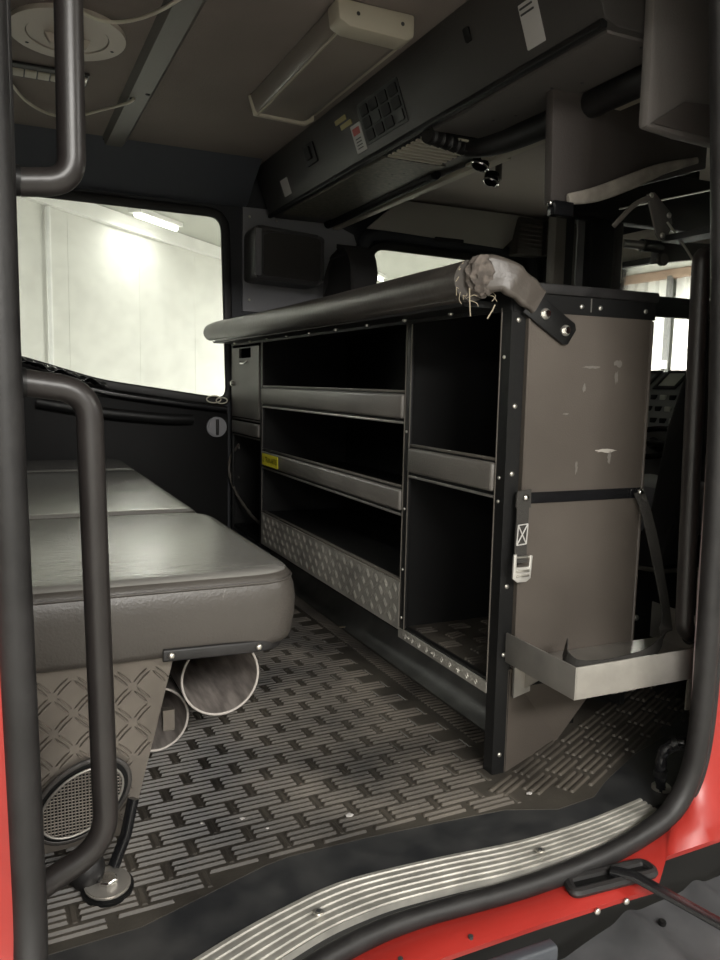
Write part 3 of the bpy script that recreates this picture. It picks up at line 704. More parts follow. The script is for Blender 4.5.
g = faceplate('switch_panel', 2.77, 2.87, 1.635, 1.70, black, oc, .006); 
obj('rocker_switch', plate(rrect(2.80, 2.845, 1.65, 1.69, .004, 3), [], lambda u, v, w: (fx(v)-.007-w, u, v), .008), inner, g)
faceplate('gold_strip', 2.475, 2.56, 1.693, 1.707, gold, oc, .002, .002)
faceplate('gold_strip', 2.445, 2.53, 1.672, 1.686, gold, oc, .002, .002)
g = faceplate('warning_label', 2.392, 2.465, 1.585, 1.665, white, oc, .002, .003)
obj('printed_band', plate(rrect(2.405, 2.455, 1.635, 1.655, .002, 2), [], lambda u, v, w: (fx(v)-.0032-w, u, v), .0005), redink, g)
bm = B()
for k in range(4): merge(bm, plate(rrect(2.41, 2.45, 1.595+k*.009, 1.598+k*.009, .001, 1), [], lambda u, v, w: (fx(v)-.0032-w, u, v), .0005))
obj('printed_lines', bm, darkink, g)
faceplate('plain_label', 3.10, 3.18, 1.59, 1.65, white, oc, .002, .003)
g = faceplate('paper_label', 1.485, 1.548, 1.585, 1.672, white, oc, .002, .002)
bm = B()
for z, a, b in ((1.661, 1.500, 1.545), (1.650, 1.498, 1.545)): merge(bm, plate(rrect(a, b, z, z+.004, .001, 1), [], lambda u, v, w: (fx(v)-.0032-w, u, v), .0005))
obj('printed_lines', bm, darkink, g)
obj('handle_slot', plate(rrect(1.735, 1.76, 1.67, 1.70, .004, 3), [], lambda u, v, w: (fx(v)-.001-w, u, v), .004), inner, oc)
# two small spot lamps at console front
for i, p in enumerate(((1.405, 2.19, 1.535), (1.60, 2.42, 1.56))):
    t = thing('spot_lamp', ('small chrome spot lamp under the console edge', 'small chrome spot lamp farther forward on the front ceiling')[i], 'lamp', (p[0], p[1], p[2]+.02))
    if i: obj('lamp_stem', cyl(B(), (p[0]+.02, p[1]-.01, 1.65), (0, 0, 1), .012, .19), trimp, t)
    obj('lamp_body', cyl(B(), p, (-.4, -.3, -1), .028, .03, bev=.004), blackgloss, t)
    obj('lamp_ring', sweep(B(), [Vector((p[0]-.006+.024*math.cos(a), p[1]-.004+.024*math.sin(a), p[2]-.014-.010*math.cos(a))) for a in (2*PI*k/24 for k in range(24))], circ(.004, 8), closed=True), chrome, t)
obj('lamp_plate', bx(1.39, 1.47, 2.12, 2.26, 1.535, 1.546, bev=.003), ivory, oc)

# forward ceiling panel, vent block
t = struct(obj('ceiling_front', bx(1.51, 2.9, 1.15, 3.5, 1.70, 1.75), M('front_headliner', (.45, .40, .36), .85)))
t = thing('sun_visor', 'grey folded visor board above the far front window', 'visor', (2.0, 3.45, 1.72))
bm = B(); prism(bm, [(1.60, 3.462, 1.56), (2.36, 3.462, 1.53), (2.50, 3.40, 1.69), (1.74, 3.40, 1.69)], (0, -.02, 0), bev=.005); obj('visor_board', bm, M('visor_grey', (.50, .48, .42), .6), t)
obj('visor_clip', bx(1.96, 2.12, 3.43, 3.45, 1.535, 1.553, bev=.003), rubber, t)
t = thing('air_vent', 'beige slatted air vent block high in the front corner', 'vent', (2.47, 3.4, 1.6))
obj('vent_body', bx(2.40, 2.56, 3.38, 3.49, 1.50, 1.69, bev=.012), trimp, t)
for k in range(7): obj('vent_slat', bx(2.41, 2.55, 3.372, 3.384, 1.535+k*.021, 1.545+k*.021, bev=.003), trimp, t)
t = thing('corner_shelf', 'dark open cubby beside the beige front vent', 'cubby', (2.7, 3.4, 1.5))
bm = plate([(2.57, 1.51), (2.88, 1.55), (2.88, 1.68), (2.57, 1.68)], [[(2.59, 1.54), (2.86, 1.57), (2.86, 1.665), (2.59, 1.665)]], XZ(3.36), .13); obj('shelf_frame', bm, trimp, t)
obj('shelf_back', bx(2.58, 2.88, 3.485, 3.495, 1.53, 1.68), inner, t)

# ------------------------------------------------------------------ front area
# near overhead locker and rolled sunshade panel
t = thing('overhead_locker', 'grey overhead locker at the top right by the door', 'locker', (1.35, 1.35, 1.7))
bm = B(); prism(bm, [(1.208, 1.275, 1.366), (1.30, 1.275, 1.358), (1.50, 1.275, 1.352), (1.50, 1.275, 1.74), (1.205, 1.275, 1.74)], (0, .03, 0), bev=.010); obj('locker_body', bm, M('locker_grey', (.17, .155, .145), .6, bump=.15, bscale=200), t)
obj('locker_shade', prism(B(), [(1.30, 1.274, 1.425), (1.50, 1.27, 1.44), (1.50, 1.27, 1.36), (1.215, 1.274, 1.372)], (0, -.004, 0)), M('locker_grey_shaded', (.10, .088, .08), .6), t)  # flat darker overlay, shading of the lower bend put into colour
t = thing('shade_panel', 'dark hanging panel with rolled pale fabric along its lower edge', 'panel', (1.5, 1.7, 1.45))
bm = B(); prism(bm, [(1.245, 1.62, 1.285), (1.40, 1.62, 1.32), (1.75, 1.62, 1.43), (1.75, 1.62, 1.565), (1.235, 1.62, 1.565)], (0, .03, 0), bev=.004)
obj('panel_board', bm, M('shade_dark', (.065, .055, .050), .6, bump=.2, bscale=200), t)
obj('rolled_fabric', sweep(B(), catmull([(1.285, 1.607, 1.297), (1.37, 1.605, 1.318), (1.48, 1.603, 1.362), (1.58, 1.603, 1.405), (1.70, 1.605, 1.442)], 6), circ(.007, 12, .015), scale=lambda s: .55+.75*math.sin(PI*min(1, s*.9+.12))), cream_cloth, t)
for x in (1.235, 1.27): obj('hinge_knob', dome(B(), (x, 1.61, 1.283), (0, -1, 0), .008, .008), chrome, t)
obj('hinge_clip', bx(1.24, 1.30, 1.60, 1.63, 1.255, 1.29, bev=.004), blackgloss, t)
# partition frame behind the cabinet
t = thing('partition_frame', 'black steel partition frame standing behind the cabinet', 'frame', (1.7, 2.0, 0))
obj('frame_post', bx(1.56, 1.60, 2.0, 2.04, 0, 1.36, bev=.004), trimp, t)
obj('frame_post', bx(1.59, 1.635, 2.005, 2.045, 0, 1.39, bev=.004), black, t)
obj('frame_post', bx(1.70, 1.79, 2.0, 2.05, 0, 1.47, bev=.006), black, t)
obj('frame_post', bx(1.80, 1.825, 2.0, 2.04, 0, 1.44, bev=.004), console, t)
obj('frame_header', bx(1.56, 2.35, 1.99, 2.04, 1.36, 1.53, bev=.006), black, t)
obj('glazing_strip', bx(1.645, 1.662, 2.03, 2.04, .9, 1.335), trimp, t)
obj('glazing_strip', bx(1.672, 1.70, 2.035, 2.045, .9, 1.365), M('strip_grey', (.15, .15, .145), .5), t)
obj('frame_hanger', bx(1.95, 2.0, 2.0, 2.03, 1.52, 1.699), black, t)
# visor, mirror arm and roller by the windscreen
t = thing('windscreen_visor', 'beige board visor hung above the windscreen', 'visor', (2.5, 2.5, 1.5))
bm = B(); prism(bm, [(2.55, 1.9, 1.52), (2.56, 1.9, 1.49), (2.66, 1.9, 1.41), (2.67, 1.9, 1.43)], (0, 1.25, 0), bev=.004); obj('visor_board', bm, M('visor_beige', (.45, .40, .34), .6), t)
obj('visor_edge', bx(2.60, 2.63, 1.9, 3.15, 1.385, 1.41), black, t)
obj('visor_hanger', bx(2.545, 2.56, 2.4, 2.5, 1.5, 1.70), black, t)
t = thing('blind_roller', 'silver and black roller tube below the beige visor', 'roller', (2.0, 2.0, 1.25))
obj('roller_silver', cyl(B(), (1.90, 2.04, 1.308), (1, .1, .03), .014, .10), alu, t)
obj('roller_black', cyl(B(), (1.99, 2.05, 1.312), (1, .1, .03), .020, .09), rubber, t)
bm = B(); prism(bm, [(2.03, 2.05, 1.26), (2.30, 2.05, 1.30), (2.33, 2.05, 1.35), (2.03, 2.05, 1.33)], (0, .04, 0), bev=.004); obj('roller_box', bm, console, t)
obj('pull_knob', cyl(B(), (2.035, 2.04, 1.27), (0, -1, 0), .020, .02, bev=.003), trimp, t)
obj('roller_cord', tube(B(), [(1.85, 2.03, 1.32), (1.85, 2.03, 1.18)], .003, 6), wirem, t)
t = thing('folding_arm', 'grey steel hinge bracket with folding arm near right pillar', 'bracket', (1.5, 1.5, 1.25))
bm = B(); prism(bm, [(1.436, 1.5, 1.305), (1.458, 1.5, 1.312), (1.512, 1.5, 1.272), (1.522, 1.5, 1.245), (1.51, 1.5, 1.213), (1.487, 1.5, 1.200), (1.472, 1.5, 1.215)], (0, .006, 0), bev=.0015); obj('hinge_plate', bm, M('bracket_grey', (.13, .12, .11), .5, .3), t)
obj('thin_arm', sweep(B(), catmull([(1.45, 1.498, 1.300), (1.40, 1.50, 1.278), (1.355, 1.505, 1.235), (1.345, 1.51, 1.222)], 6), rrect(-.003, .003, -.006, .006, .002, 2)), trimp, t)
obj('support_wire', tube(B(), [(1.498, 1.494, 1.245), (1.53, 1.46, 1.18), (1.545, 1.44, 1.14)], .003, 8), steel, t)
for x, z in ((1.445, 1.302), (1.505, 1.262), (1.488, 1.213)): obj('pivot', dome(B(), (x, 1.497, z), (0, -1, 0), .007, .004), steel, t)
obj('wall_arm', bx(1.50, 1.56, 1.16, 1.51, 1.20, 1.215), black, t)
tag(obj('window_blind_rod', sweep(B(), [Vector((1.78, 1.98, 1.395)), Vector((2.25, 1.98, 1.52))], circ(.004, 8)), chrome), 'thin bright metal rod slanting below the frame header', 'rod')
t = thing('cross_bar', 'black horizontal bar joining cabinet top and door pillar', 'bar', (1.7, 1.7, 1.05))
bm = B(); box(bm, 1.34, 2.1, 1.70, 1.73, 1.045, 1.10, bev=.004); obj('bar_body', bm, black, t)

# front seats
def front_seat(x, y, label, lean=.35):
    t = thing('front_seat', label, 'seat', (x, y, 0))
    obj('seat_pedestal', bx(x-.15, x+.2, y-.18, y+.18, 0, .28, bev=.02), black, t)
    obj('seat_cushion', bx(x-.2, x+.3, y-.24, y+.24, .28, .42, bev=.05, seg=4), dark_fabric, t)
    bm = B(); prism(bm, [(x-.14, y-.23, .40), (x-.02, y-.23, .40), (x-.08, y-.23, 1.10), (x-.19, y-.23, 1.12)], (0, .46, 0), bev=.035, seg=4); obj('backrest', bm, dark_fabric, t)
    return t
s1 = front_seat(1.58, 3.20, 'dark front seat with tall rounded headrest by the far window')
bm2 = plate(rpoly([(3.04, 1.06), (3.36, 1.06), (3.35, 1.33), (3.28, 1.42), (3.12, 1.42), (3.05, 1.33)], .07), [], lambda u, v, w: (1.345+w, u, v), .10)
bmesh.ops.bevel(bm2, geom=[e for e in bm2.edges if len(e.link_faces) == 2 and e.calc_face_angle(0) > .9], offset=.025, segments=3, affect='EDGES')
obj('headrest', bm2, dark_fabric, s1)
t = thing('driver_seat', 'dark slanting seat back seen between cabinet and right rail', 'seat', (1.9, 1.85, 0))
bm = B(); prism(bm, [(1.78, 1.75, .30), (1.93, 1.75, .30), (1.98, 1.75, .62), (2.10, 1.75, 1.10), (2.04, 1.75, 1.12), (2.0, 1.75, 1.06), (1.98, 1.75, .89), (1.92, 1.75, .72), (1.87, 1.75, .44)], (0, .12, 0), bev=.02, seg=3); obj('backrest', bm, dark_fabric, t)
obj('seat_base', bx(1.62, 2.3, 1.72, 2.1, 0, .30, bev=.02), black, t)
for p in ((1.79, 1.715, .27), (1.80, 1.715, .17), (1.70, 1.715, .17), (1.66, 1.715, .24)): obj('seat_bolt', dome(B(), p, (-.3, -1, 0), .009, .006), steel, t)
obj('seat_lever', tube(B(), [(1.66, 1.71, .33), (1.78, 1.71, .305), (1.95, 1.70, .30)], .007, 8), trimp, t)
obj('shoulder_panel', bx(2.0, 2.3, 1.9, 2.3, .35, .52, bev=.03), wallg, t)
# dashboard
t = thing('dashboard', 'grey dashboard with switches and a pale screen under the windscreen', 'dashboard', (2.7, 2.5, 0))
bm = B(); prism(bm, [(2.89, 1.2, .92), (2.80, 1.2, .925), (2.70, 1.2, .84), (2.62, 1.2, .68), (2.60, 1.2, .45), (2.89, 1.2, .40)], (0, 2.2, 0), bev=.01); obj('dash_body', bm, dashm, t)
ds = lambda u, v, w: (2.80-.10*v-w*.7, u, .925-.085*v-.0+w*.7)
for a, b, m in ((2.60, 2.70, screenm), (2.77, 2.88, dashm), (2.43, 2.53, dashm)):
    obj('bezel', plate([(a-.015, .02), (b+.015, .02), (b+.015, .98), (a-.015, .98)], [[(a, .15), (b, .15), (b, .85), (a, .85)]], ds, .008), rubber, t)
    obj('display', plate([(a, .15), (b, .15), (b, .85), (a, .85)], [], ds, .004), m, t)
for i in range(8):
    for j in range(3):
        y = 2.45+i*.055; x = 2.69-.025*j; z = .80-.05*j
        obj('rocker_switch', bx(x-.012, x+.01, y, y+.035, z-.015, z+.018, bev=.004), inner if (i+j) % 3 else screenm, t)
obj('steering_wheel', sweep(B(), [Vector((2.50+.09*math.sin(a), 2.50+.19*math.cos(a), .62+.16*math.sin(a)*.35)) for a in (2*PI*k/32 for k in range(32))], circ(.012, 10), closed=True), blackgloss, t)
obj('steering_column', tube(B(), [(2.50, 2.50, .62), (2.65, 2.5, .55)], .025), black, t)
obj('wheel_spoke', tube(B(), [(2.50, 2.32, .62), (2.50, 2.68, .62)], .012), black, t)

# ------------------------------------------------------------------ the cabinet
X0, X1, Y0, Y1 = .957, 1.335, 1.354, 3.45
cb = thing('storage_cabinet', 'long black shelving cabinet with grey vinyl end panel and padded shelf lips', 'cabinet', (1.15, 2.4, 0))
obj('back_panel', bx(1.318, 1.33, Y0+.008, Y1, .10, 1.03), inner, cb)
obj('top_panel', bx(X0-.005, X1+.004, Y0-.012, Y1, 1.030, 1.052, bev=.004), rubber, cb)
obj('bottom_shelf', bx(X0+.004, 1.318, Y0+.01, Y1, .185, .20), inner, cb)
for y in (1.783, 3.003, Y1-.018): obj('divider', bx(X0+.002, 1.318, y, y+.018, .19, 1.03), inner, cb)
obj('end_board', bx(X0+.004, 1.318, Y0+.008, Y0+.022, .19, 1.03), inner, cb)
# left-face frame: top band and posts
obj('top_band', bx(X0-.004, X0+.004, Y0, Y1, .992, 1.032), black, cb)
obj('corner_post', prism(B(), [(X0-.003, Y0-.003, 0), (X0+.032, Y0-.003, 0), (X0+.032, Y0+.003, 0), (X0+.003, Y0+.003, 0), (X0+.003, Y0+.030, 0), (X0-.003, Y0+.030, 0)], (0, 0, 1.02)), black, cb)
for y in (1.770, 2.995): obj('face_post', bx(X0-.003, X0+.006, y, y+.030, .185, .995, bev=.001), black, cb)
obj('face_post', bx(X0-.003, X0+.006, Y1-.025, Y1, .10, .995, bev=.001), black, cb)
for y, z0 in ((1.7715, .2), (2.9965, .2), (1.7985, .2)): obj('post_edge', bx(X0-.005, X0-.003, y-.001, y+.001, z0, .99), trimp, cb)
obj('post_edge', bx(X0-.005, X0-.003, Y0+.029, Y0+.031, .2, 1.0), trimp, cb)
# shelves with padded lips in the wide bay
def shelf(y0, y1, z0, z1):
    s = obj('shelf', bx(X0+.006, 1.318, y0, y1, z0-.006, z0+.004), inner, cb)
    obj('shelf_edge', bx(X0-.004, X0+.006, y0, y1, z0-.014, z0-.008, bev=.001), alu, s)
    bm = B(); b = bx(X0-.012, X0+.004, y0+.004, y1-.004, z0, z1, bev=.007, seg=3); merge(bm, b)
    obj('padded_lip', bm, leather, s, label='grey padded lip')
    obj('shelf_edge', bx(X0-.002, X0+.006, y0, y1, z1+.004, z1+.010, bev=.001), trimp, s)
    obj('lip_backing', bx(X0, X0+.006, y0, y1, z0-.01, z1+.008), black, s)
    return s
shelf(1.800, 2.995, .752, .815)
s2 = shelf(1.800, 2.995, .512, .568)
shelf(1.384, 1.770, .618, .680)
# yellow label
yl = obj('name_plate', plate(rrect(2.775, 2.965, .517, .562, .002, 2), [], lambda u, v, w: (X0-.0125-w, u, v), .001), yellow, s2, label='small yellow plate with black lettering')
obj('lettering', text('U. TRAN-ARTIS', .025, lambda x, y, z: (X0-.0142, 2.870-x, .539+y*1.2)), darkink, s2)
# chequer plate kick panel
bm = bx(X0-.006, X0, 1.800, 2.995, .195, .322)
tread_marks(bm, 1.803, 2.99, .20, .318, lambda u, v, w: (X0-.006-w, u, v), p=.046, ln=.028)
obj('kick_panel', bm, diamond, cb, label='bright chequer plate panel', deg=50)
obj('kick_edge', bx(X0-.004, X0+.008, 1.800, 2.995, .323, .330, bev=.001), trimp, cb)
obj('lower_tray', bx(X0+.006, 1.318, 1.80, 2.99, .316, .324), inner, cb)
# narrow bay: door, drawer
dr = obj('cabinet_door', plate(rrect(3.032, 3.418, .687, .980, .006, 3), [rrect(3.14, 3.31, .935, .976, .006, 3)], lambda u, v, w: (X0-.008+w, u, v), .010), leather, cb, label='grey vinyl door with cut-out at the top')
obj('pull_ring', sweep(B(), catmull([(X0-.011, 3.18, .920), (X0-.018, 3.20, .913), (X0-.018, 3.26, .913), (X0-.011, 3.28, .920)], 4), circ(.003, 6)), chrome, dr)
lt = obj('door_latch', bx(X0-.016, X0-.008, 3.385, 3.435, .820, .838, bev=.002), chrome, dr)
obj('latch_knob', cyl(B(), (X0-.018, 3.375, .829), (-1, 0, 0), .012, .018, bev=.003), steel, dr)
df = obj('drawer_front', bx(X0-.012, X0+.004, 3.032, 3.418, .615, .668, bev=.006, seg=3), leather, cb, label='grey padded drawer front')
obj('drawer_edge', bx(X0-.003, X0+.004, 3.03, 3.42, .676, .681), trimp, cb)
obj('drawer_edge', bx(X0-.003, X0+.004, 3.03, 3.42, .604, .609), trimp, cb)
# bottom edging of the near bay, with floor pad
bm = bx(X0-.005, X0+.003, Y0+.03, 1.80, .175, .200); tread_marks(bm, Y0+.04, 1.79, .176, .199, lambda u, v, w: (X0-.005-w, u, v), p=.03, ln=.012)
obj('bay_edging', bm, diamond, cb, label='chequer plate edging')
obj('bay_edge_bar', bx(X0, X0+.012, Y0+.03, 1.80, .200, .208), black, cb)
bm = bx(X0+.012, 1.317, Y0+.023, 1.782, .2, .206)
tread = B()
for i in range(7):
    for j in range(6):
        if (i+j) % 2:
            for k in range(3): rib(tread, (1.0+i*.05, 1.42+j*.06+k*.014), 0 if j % 2 else .3, .05, .008, .004)
for v in tread.verts: v.co.z += .206
merge(bm, tread); obj('bay_mat', bm, ribmat, cb)
# end panel (vinyl) upper, lower and the slanting foot
def pad(x0, x1, z0, z1):
    b = plate(rrect(x0, x1, z0, z1, .008, 4), [], XZ(Y0-.008), .016)
    bmesh.ops.bevel(b, geom=[e for e in b.edges if len(e.link_faces) == 2 and e.calc_face_angle(0) > .9], offset=.005, segments=3, affect='EDGES'); return b
ep = obj('end_panel', pad(.990, 1.325, .612, .992), panelv, cb, label='brown-grey vinyl panel, scuffed')
ep2 = obj('end_panel', pad(.990, 1.325, .237, .600), panelv, cb, label='brown-grey vinyl panel')
bm = B(); prism(bm, [(.985, Y0-.004, 0), (1.20, Y0+.085, 0), (1.25, Y0+.05, .12), (1.30, Y0+.0, .235), (.985, Y0-.004, .235)], (0, .008, 0)); obj('panel_foot', bm, panelv, cb, smooth=False)
obj('top_end_band', bx(X0, X1, Y0-.006, Y0+.004, .992, 1.030), black, cb)
obj('band_joint', bx(1.152, 1.154, Y0-.0075, Y0-.005, 1.0, 1.028), alu, cb)
obj('cross_band', bx(.985, 1.318, Y0-.012, Y0-.004, .597, .620), blackgloss, cb)
# scuffs: torn spot & worn marks on the upper panel
def blot(cx, cz, rx, rz, seed, y):
    rn = random.Random(seed); n = 18
    return plate([(cx+rx*math.cos(2*PI*k/n)*rn.uniform(.5, 1), cz+rz*math.sin(2*PI*k/n)*rn.uniform(.4, 1)) for k in range(n)], [], XZ(y), .0006)
scm = M('scuff_mark', (.17, .155, .138), .6, bump=.4, bscale=200); scw = M('torn_vinyl', (.42, .39, .35), .7)
for i, (x, z, a, b) in enumerate(((1.215, .700+.005, .034, .0055), (1.225, .690, .006, .022), (1.135, .670, .004, .020), (1.235, .895, .016, .010), (1.232, .865, .006, .02), (1.16, .885, .03, .004), (1.145, .84, .005, .012), (1.10, .785, .010, .003))):
    obj('scuff_mark', blot(x, z, a, b, i, Y0-.0087), scw if i in (0,) else scm, ep, smooth=False, label='pale scuff')
# rivets
rv = None
def rivet(p, ax, r=.0055):
    return obj('rivet', dome(B(), p, ax, r, .003), steel, cb)
for z in (.975, .80, .66, .42, .27, .045): rivet((X0+.014, Y0-.004, z), (0, -1, 0))
for x in (1.128, 1.178, 1.305): rivet((x, Y0-.007, 1.010), (0, -1, 0))
for z in (.72, .52, .36, .23): rivet((X0-.004, 1.786, z), (-1, 0, 0), .004)
for z in (.9, .65, .60): rivet((X0-.004, Y0+.016, z), (-1, 0, 0), .004)
for y, z in ((3.10, .56), (3.10, .43), (3.35, .55), (3.35, .42)): rivet((X0+.004, y if y > 3.2 else 3.01, z), (-1, 0, 0), .006)
for y, z in ((1.70, .33), (1.66, .33), (1.70, .245), (1.66, .245)): rivet((1.315, y, z), (-1, 0, 0), .005)
for y in (1.5, 1.62, 1.74): rivet((X0-.007, y, .188), (-1, 0, 0), .004)
for k in range(8): rivet((X0-.006, 1.50+k*.27, 1.012), (-1, 0, 0), .004)
# plinth far end
obj('plinth', bx(1.21, 1.30, 1.50, 3.44, 0, .19), inner, cb)
# loose cable in the narrow bay
tag(obj('looped_cable', sweep(B(), catmull([(.975, 3.40, .56), (.955, 3.46, .50), (.95, 3.47, .43), (.965, 3.40, .34), (.985, 3.25, .27), (1.0, 3.15, .24), (1.0, 3.10, .205)], 6), circ(.006, 8), scale=lambda s: 1+.2*math.sin(s*90)), trimp), 'dark ringed cable hanging at the far end of the cabinet', 'cable')

# padded tube rail on the cabinet
pt = thing('padded_rail', 'long vinyl padded tube rail along the cabinet top edge', 'rail', (.87, 2.4, 1.0))
bm = B(); pth = [Vector((.872, y, 1.047+.004*math.sin(y*2))) for y in [1.375+k*.1 for k in range(22)]]
sweep(bm, pth, circ(.041, 24), scale=lambda s: 1.0-.02*math.sin(s*40)*.5 if s < .985 else .86); obj('padded_tube', bm, tubev, pt)
obj('tube_end', cyl(B(), (.872, 3.495-.01, 1.047), (0, 1, 0), .034, .014, bev=.005), tubev, pt)
obj('seam', sweep(B(), [Vector((.852, y, 1.0125)) for y in (1.40, 2.4, 3.44)], circ(.003, 6)), tubev, pt)
obj('mount_strip', prism(B(), [(.868, 1.40, 1.008), (.872, 1.40, 1.000), (.957, 1.40, 1.000), (.957, 1.40, 1.012), (.895, 1.40, 1.014)], (0, 2.04, 0)), black, pt)
for k in range(9): obj('mount_bolt', dome(B(), (.93, 1.55+k*.22, .999), (-.3, 0, -1), .006, .006), steel, pt)
# torn end with foam
bm = B(); b = B(); bmesh.ops.create_icosphere(b, subdivisions=4, radius=1)
rn = random.Random(3)
from mathutils import noise
for v in b.verts:
    k = 1+.16*noise.noise(v.co*3.1)+.10*noise.noise(v.co*7)
    v.co = Vector((.886+v.co.x*.034*k, 1.362+v.co.y*.028*k, 1.057+v.co.z*.041*k))
merge(bm, b); obj('torn_foam', bm, foam, pt, label='torn foam at the end of the padding')
bm = B()
for k in range(24):
    a = rn.uniform(0, 2*PI); p = Vector((.872+.040*math.cos(a), 1.368, 1.05+.042*math.sin(a)))
    q = p+Vector((rn.uniform(-.012, .012), -.010, rn.uniform(-.016, .010))); r2 = q+Vector((rn.uniform(-.01, .01), .002, rn.uniform(-.016, .006)))
    tube(bm, catmull([p, q, r2], 4), .0007, 5)
tube(bm, [(.852, 1.352, 1.03), (.850, 1.345, .995), (.852, 1.345, .975)], .0012, 6); tube(bm, [(.905, 1.34, 1.0), (.900, 1.34, .99), (.888, 1.34, .972)], .0014, 6)
obj('frayed_threads', bm, thread, pt)
# wrapped bend and flat bar on the end panel
bm = B()
wp = catmull([(.890, 1.352, 1.062), (.925, 1.338, 1.058), (.950, 1.332, 1.044), (.978, 1.332, 1.028), (1.004, 1.334, 1.012)], 7)
sweep(bm, wp, rrect(-.032, .032, -.011, .011, .010, 4), up=(0, 1, 0), scale=lambda s: 1.12-.25*s+.05*math.sin(s*19)); obj('wrapped_bend', bm, wrapv, pt)
ux = Vector((.86, 0, -.50)).normalized(); uz = Vector((.50, 0, .86)).normalized()
c0 = Vector((.985, 1.336, 1.012))
pl = [c0+ux*a+uz*b for a, b in ((0, -.026), (.0, .026), (.122, .026), (.132, .016), (.130, -.02), (.12, -.026))]
obj('flat_bar', prism(B(), pl, (0, .010, 0), bev=.001), black, pt)
for a in (.046, .108):
    c = c0+ux*a
    obj('washer', cyl(B(), (c.x, 1.3345, c.z), (0, 1, 0), .0115, .003), steel, pt)
    obj('hex_bolt', cyl(B(), (c.x, 1.330, c.z), (0, 1, 0), .008, .010, n=6, bev=.001), chrome, pt)

# ------------------------------------------------------------------ tray
t = thing('fold_down_tray', 'bent aluminium tray fixed low on the cabinet end', 'tray', (1.17, 1.24, .26))
TXa, TXb, TYa, TYb, TZ, TT = .972, 1.40, 1.122, 1.342, .258, .004
obj('tray_floor', bx(TXa, TXb, TYa, TYb, TZ, TZ+.004), alu, t)
obj('front_flange', bx(TXa, TXb-.02, TYa-.004, TYa, TZ, TZ+.064, bev=.001), alu, t)
obj('left_flange', bx(TXa-.004, TXa, TYa-.004, TYb+.0, TZ, TZ+.064, bev=.001), alu, t)
obj('right_flange', bx(TXb-.004, TXb, TYa+.06, TYb+.02, TZ, TZ+.085, bev=.001), alu, t)
obj('tray_bracket', prism(B(), [(.992, 1.344, .258), (1.035, 1.344, .258), (1.035, 1.344, .185), (.992, 1.344, .175)], (0, -.006, 0)), alu, t)
obj('tray_bracket', prism(B(), [(1.020, 1.342, .256), (1.020, 1.255, .256), (1.020, 1.342, .19)], (.004, 0, 0)), alu, t)
bm = B(); prism(bm, [(1.10, 1.344, .256), (1.10, 1.14, .256), (1.10, 1.16, .235), (1.10, 1.344, .205)], (.06, 0, 0)); obj('support_channel', bm, alu, t)
bm = B(); prism(bm, [(1.30, 1.344, .256), (1.30, 1.16, .256), (1.30, 1.18, .235), (1.30, 1.344, .21)], (.05, 0, 0)); obj('support_channel', bm, alu, t)
obj('glue_spot', blot(1.03, 1.32, .02, .008, 5, 0), yellowstain, t)
o = bpy.data.objects['glue_spot']
for v in o.data.vertices:
    w = v.co+LOC[t.name]; v.co = Vector((w.x, w.z, TZ+.0045+w.y))-LOC[t.name]

# ------------------------------------------------------------------ strap
t = thing('webbing_strap', 'black webbing strap with metal cam buckle hanging on the end panel', 'strap', (1.0, 1.34, .6))
def ribbon(pts, w, th, mat, par, name='webbing', up=None, n=8):
    return obj(name, sweep(B(), catmull(pts, n), [(-w/2, -th/2), (w/2, -th/2), (w/2, th/2), (-w/2, th/2)], up=up), mat, par)
ribbon([(.990, 1.338, .618), (.990, 1.333, .585), (.987, 1.330, .545), (.985, 1.328, .50), (.986, 1.326, .475)], .030, .003, webbing, t, up=(0, 1, 0))
obj('strap_anchor', prism(B(), [(.975, 1.337, .625), (1.010, 1.337, .628), (1.010, 1.337, .590), (.973, 1.337, .592)], (0, -.004, 0)), webbing, t)
obj('anchor_screw', dome(B(), (.995, 1.331, .612), (0, -1, 0), .008, .006), chrome, t)
bm = B()
q = [(.976, .555), (1.000, .557), (.998, .515), (.974, .513)]
for a, b in ((0, 1), (1, 2), (2, 3), (3, 0), (0, 2), (1, 3)): tube(bm, [(q[a][0], 1.3265, q[a][1]), (q[b][0], 1.3265, q[b][1])], .0014, 6)
obj('white_stitching', bm, white, t)
bm = B(); prism(bm, [(.962, 1.322, .495), (.969, 1.322, .497), (.969, 1.322, .468), (1.001, 1.322, .468), (1.003, 1.322, .493), (1.009, 1.322, .491), (1.006, 1.322, .443), (.995, 1.322, .436), (.972, 1.322, .436), (.961, 1.322, .445)], (0, -.006, 0), bev=.0015)
bk = obj('cam_buckle', bm, M('buckle_metal', (.62, .60, .56), .4, .5), t)
obj('buckle_ridge', bx(.968, 1.000, 1.313, 1.317, .458, .463, bev=.001), steel, bk); obj('buckle_ridge', bx(.968, 1.000, 1.313, 1.317, .448, .452, bev=.001), steel, bk)
obj('buckle_bar', cyl(B(), (.985, 1.322, .488), (1, 0, 0), .003, .042), steel, bk)
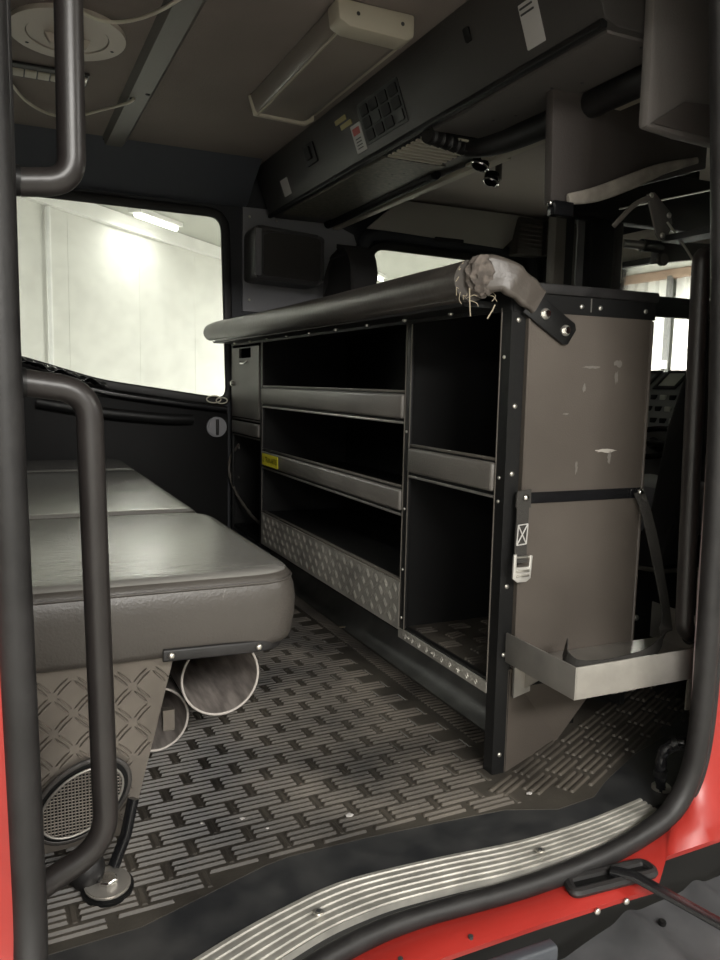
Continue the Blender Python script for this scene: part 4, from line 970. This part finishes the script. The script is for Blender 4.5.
# long tail going into the tray
tail = [((1.305, 1.334, .612), (1, 0, .3)), ((1.318, 1.322, .57), (1, 0, .3)), ((1.330, 1.305, .50), (1, 0, .2)), ((1.342, 1.285, .41), (1, .1, .1)), ((1.345, 1.268, .34), (1, .2, .3)), ((1.318, 1.245, .302), (.5, .1, .8)), ((1.25, 1.215, .283), (.1, .2, 1)), ((1.17, 1.200, .279), (0, .2, 1)), ((1.10, 1.200, .278), (0, .1, 1)), ((1.055, 1.212, .281), (-.1, 0, 1)), ((1.045, 1.236, .290), (.2, 0, 1)), ((1.062, 1.262, .298), (.5, .2, 1)), ((1.082, 1.285, .300), (.5, .3, 1))]
pp = catmull([a for a, _ in tail], 8); dd = catmull([b for _, b in tail], 8)
bm = B(); rings = []
for i, (p, w_) in enumerate(zip(pp, dd)):
    tt = (pp[min(i+1, len(pp)-1)]-pp[max(i-1, 0)]).normalized(); w_ = (w_-tt*w_.dot(tt)).normalized(); nn = tt.cross(w_)
    rings.append([bm.verts.new(p+w_*a+nn*b) for a, b in ((-.014, -.0013), (.014, -.0013), (.014, .0013), (-.014, .0013))])
for a, b in zip(rings, rings[1:]):
    for k in range(4): bm.faces.new((a[k], a[(k+1) % 4], b[(k+1) % 4], b[k]))
bm.faces.new(rings[0]); bm.faces.new(rings[-1])
obj('webbing_tail', bm, webbing, t)
obj('anchor_screw', dome(B(), (1.308, 1.331, .612), (0, -1, 0), .008, .006), chrome, t)

for key, g in (('ceiling_lamp', 'tube lamps on the garage ceiling'), ('paper_crumb', 'crumbs lying on the floor mat'), ('cardboard_tube', 'tubes stored under the bench'), ('grab_rail', 'tubular grab rails at the doorway'), ('ceiling_cable', 'pale cables under the ceiling'), ('front_seat', 'front seats'), ('spot_lamp', 'small chrome spot lamps')):
    for o in bpy.data.objects:
        if o.name.split('.')[0] == key and 'label' in o: o['group'] = g
# ------------------------------------------------------------------ world / view
w = bpy.data.worlds.new('world'); S.world = w; w.use_nodes = True
w.node_tree.nodes['Background'].inputs[0].default_value = (.6, .62, .65, 1); w.node_tree.nodes['Background'].inputs[1].default_value = .15
S.view_settings.view_transform = 'Standard'; S.view_settings.look = 'None'; S.view_settings.gamma = 1; S.view_settings.exposure = 0.66
S.view_settings.use_curve_mapping = False
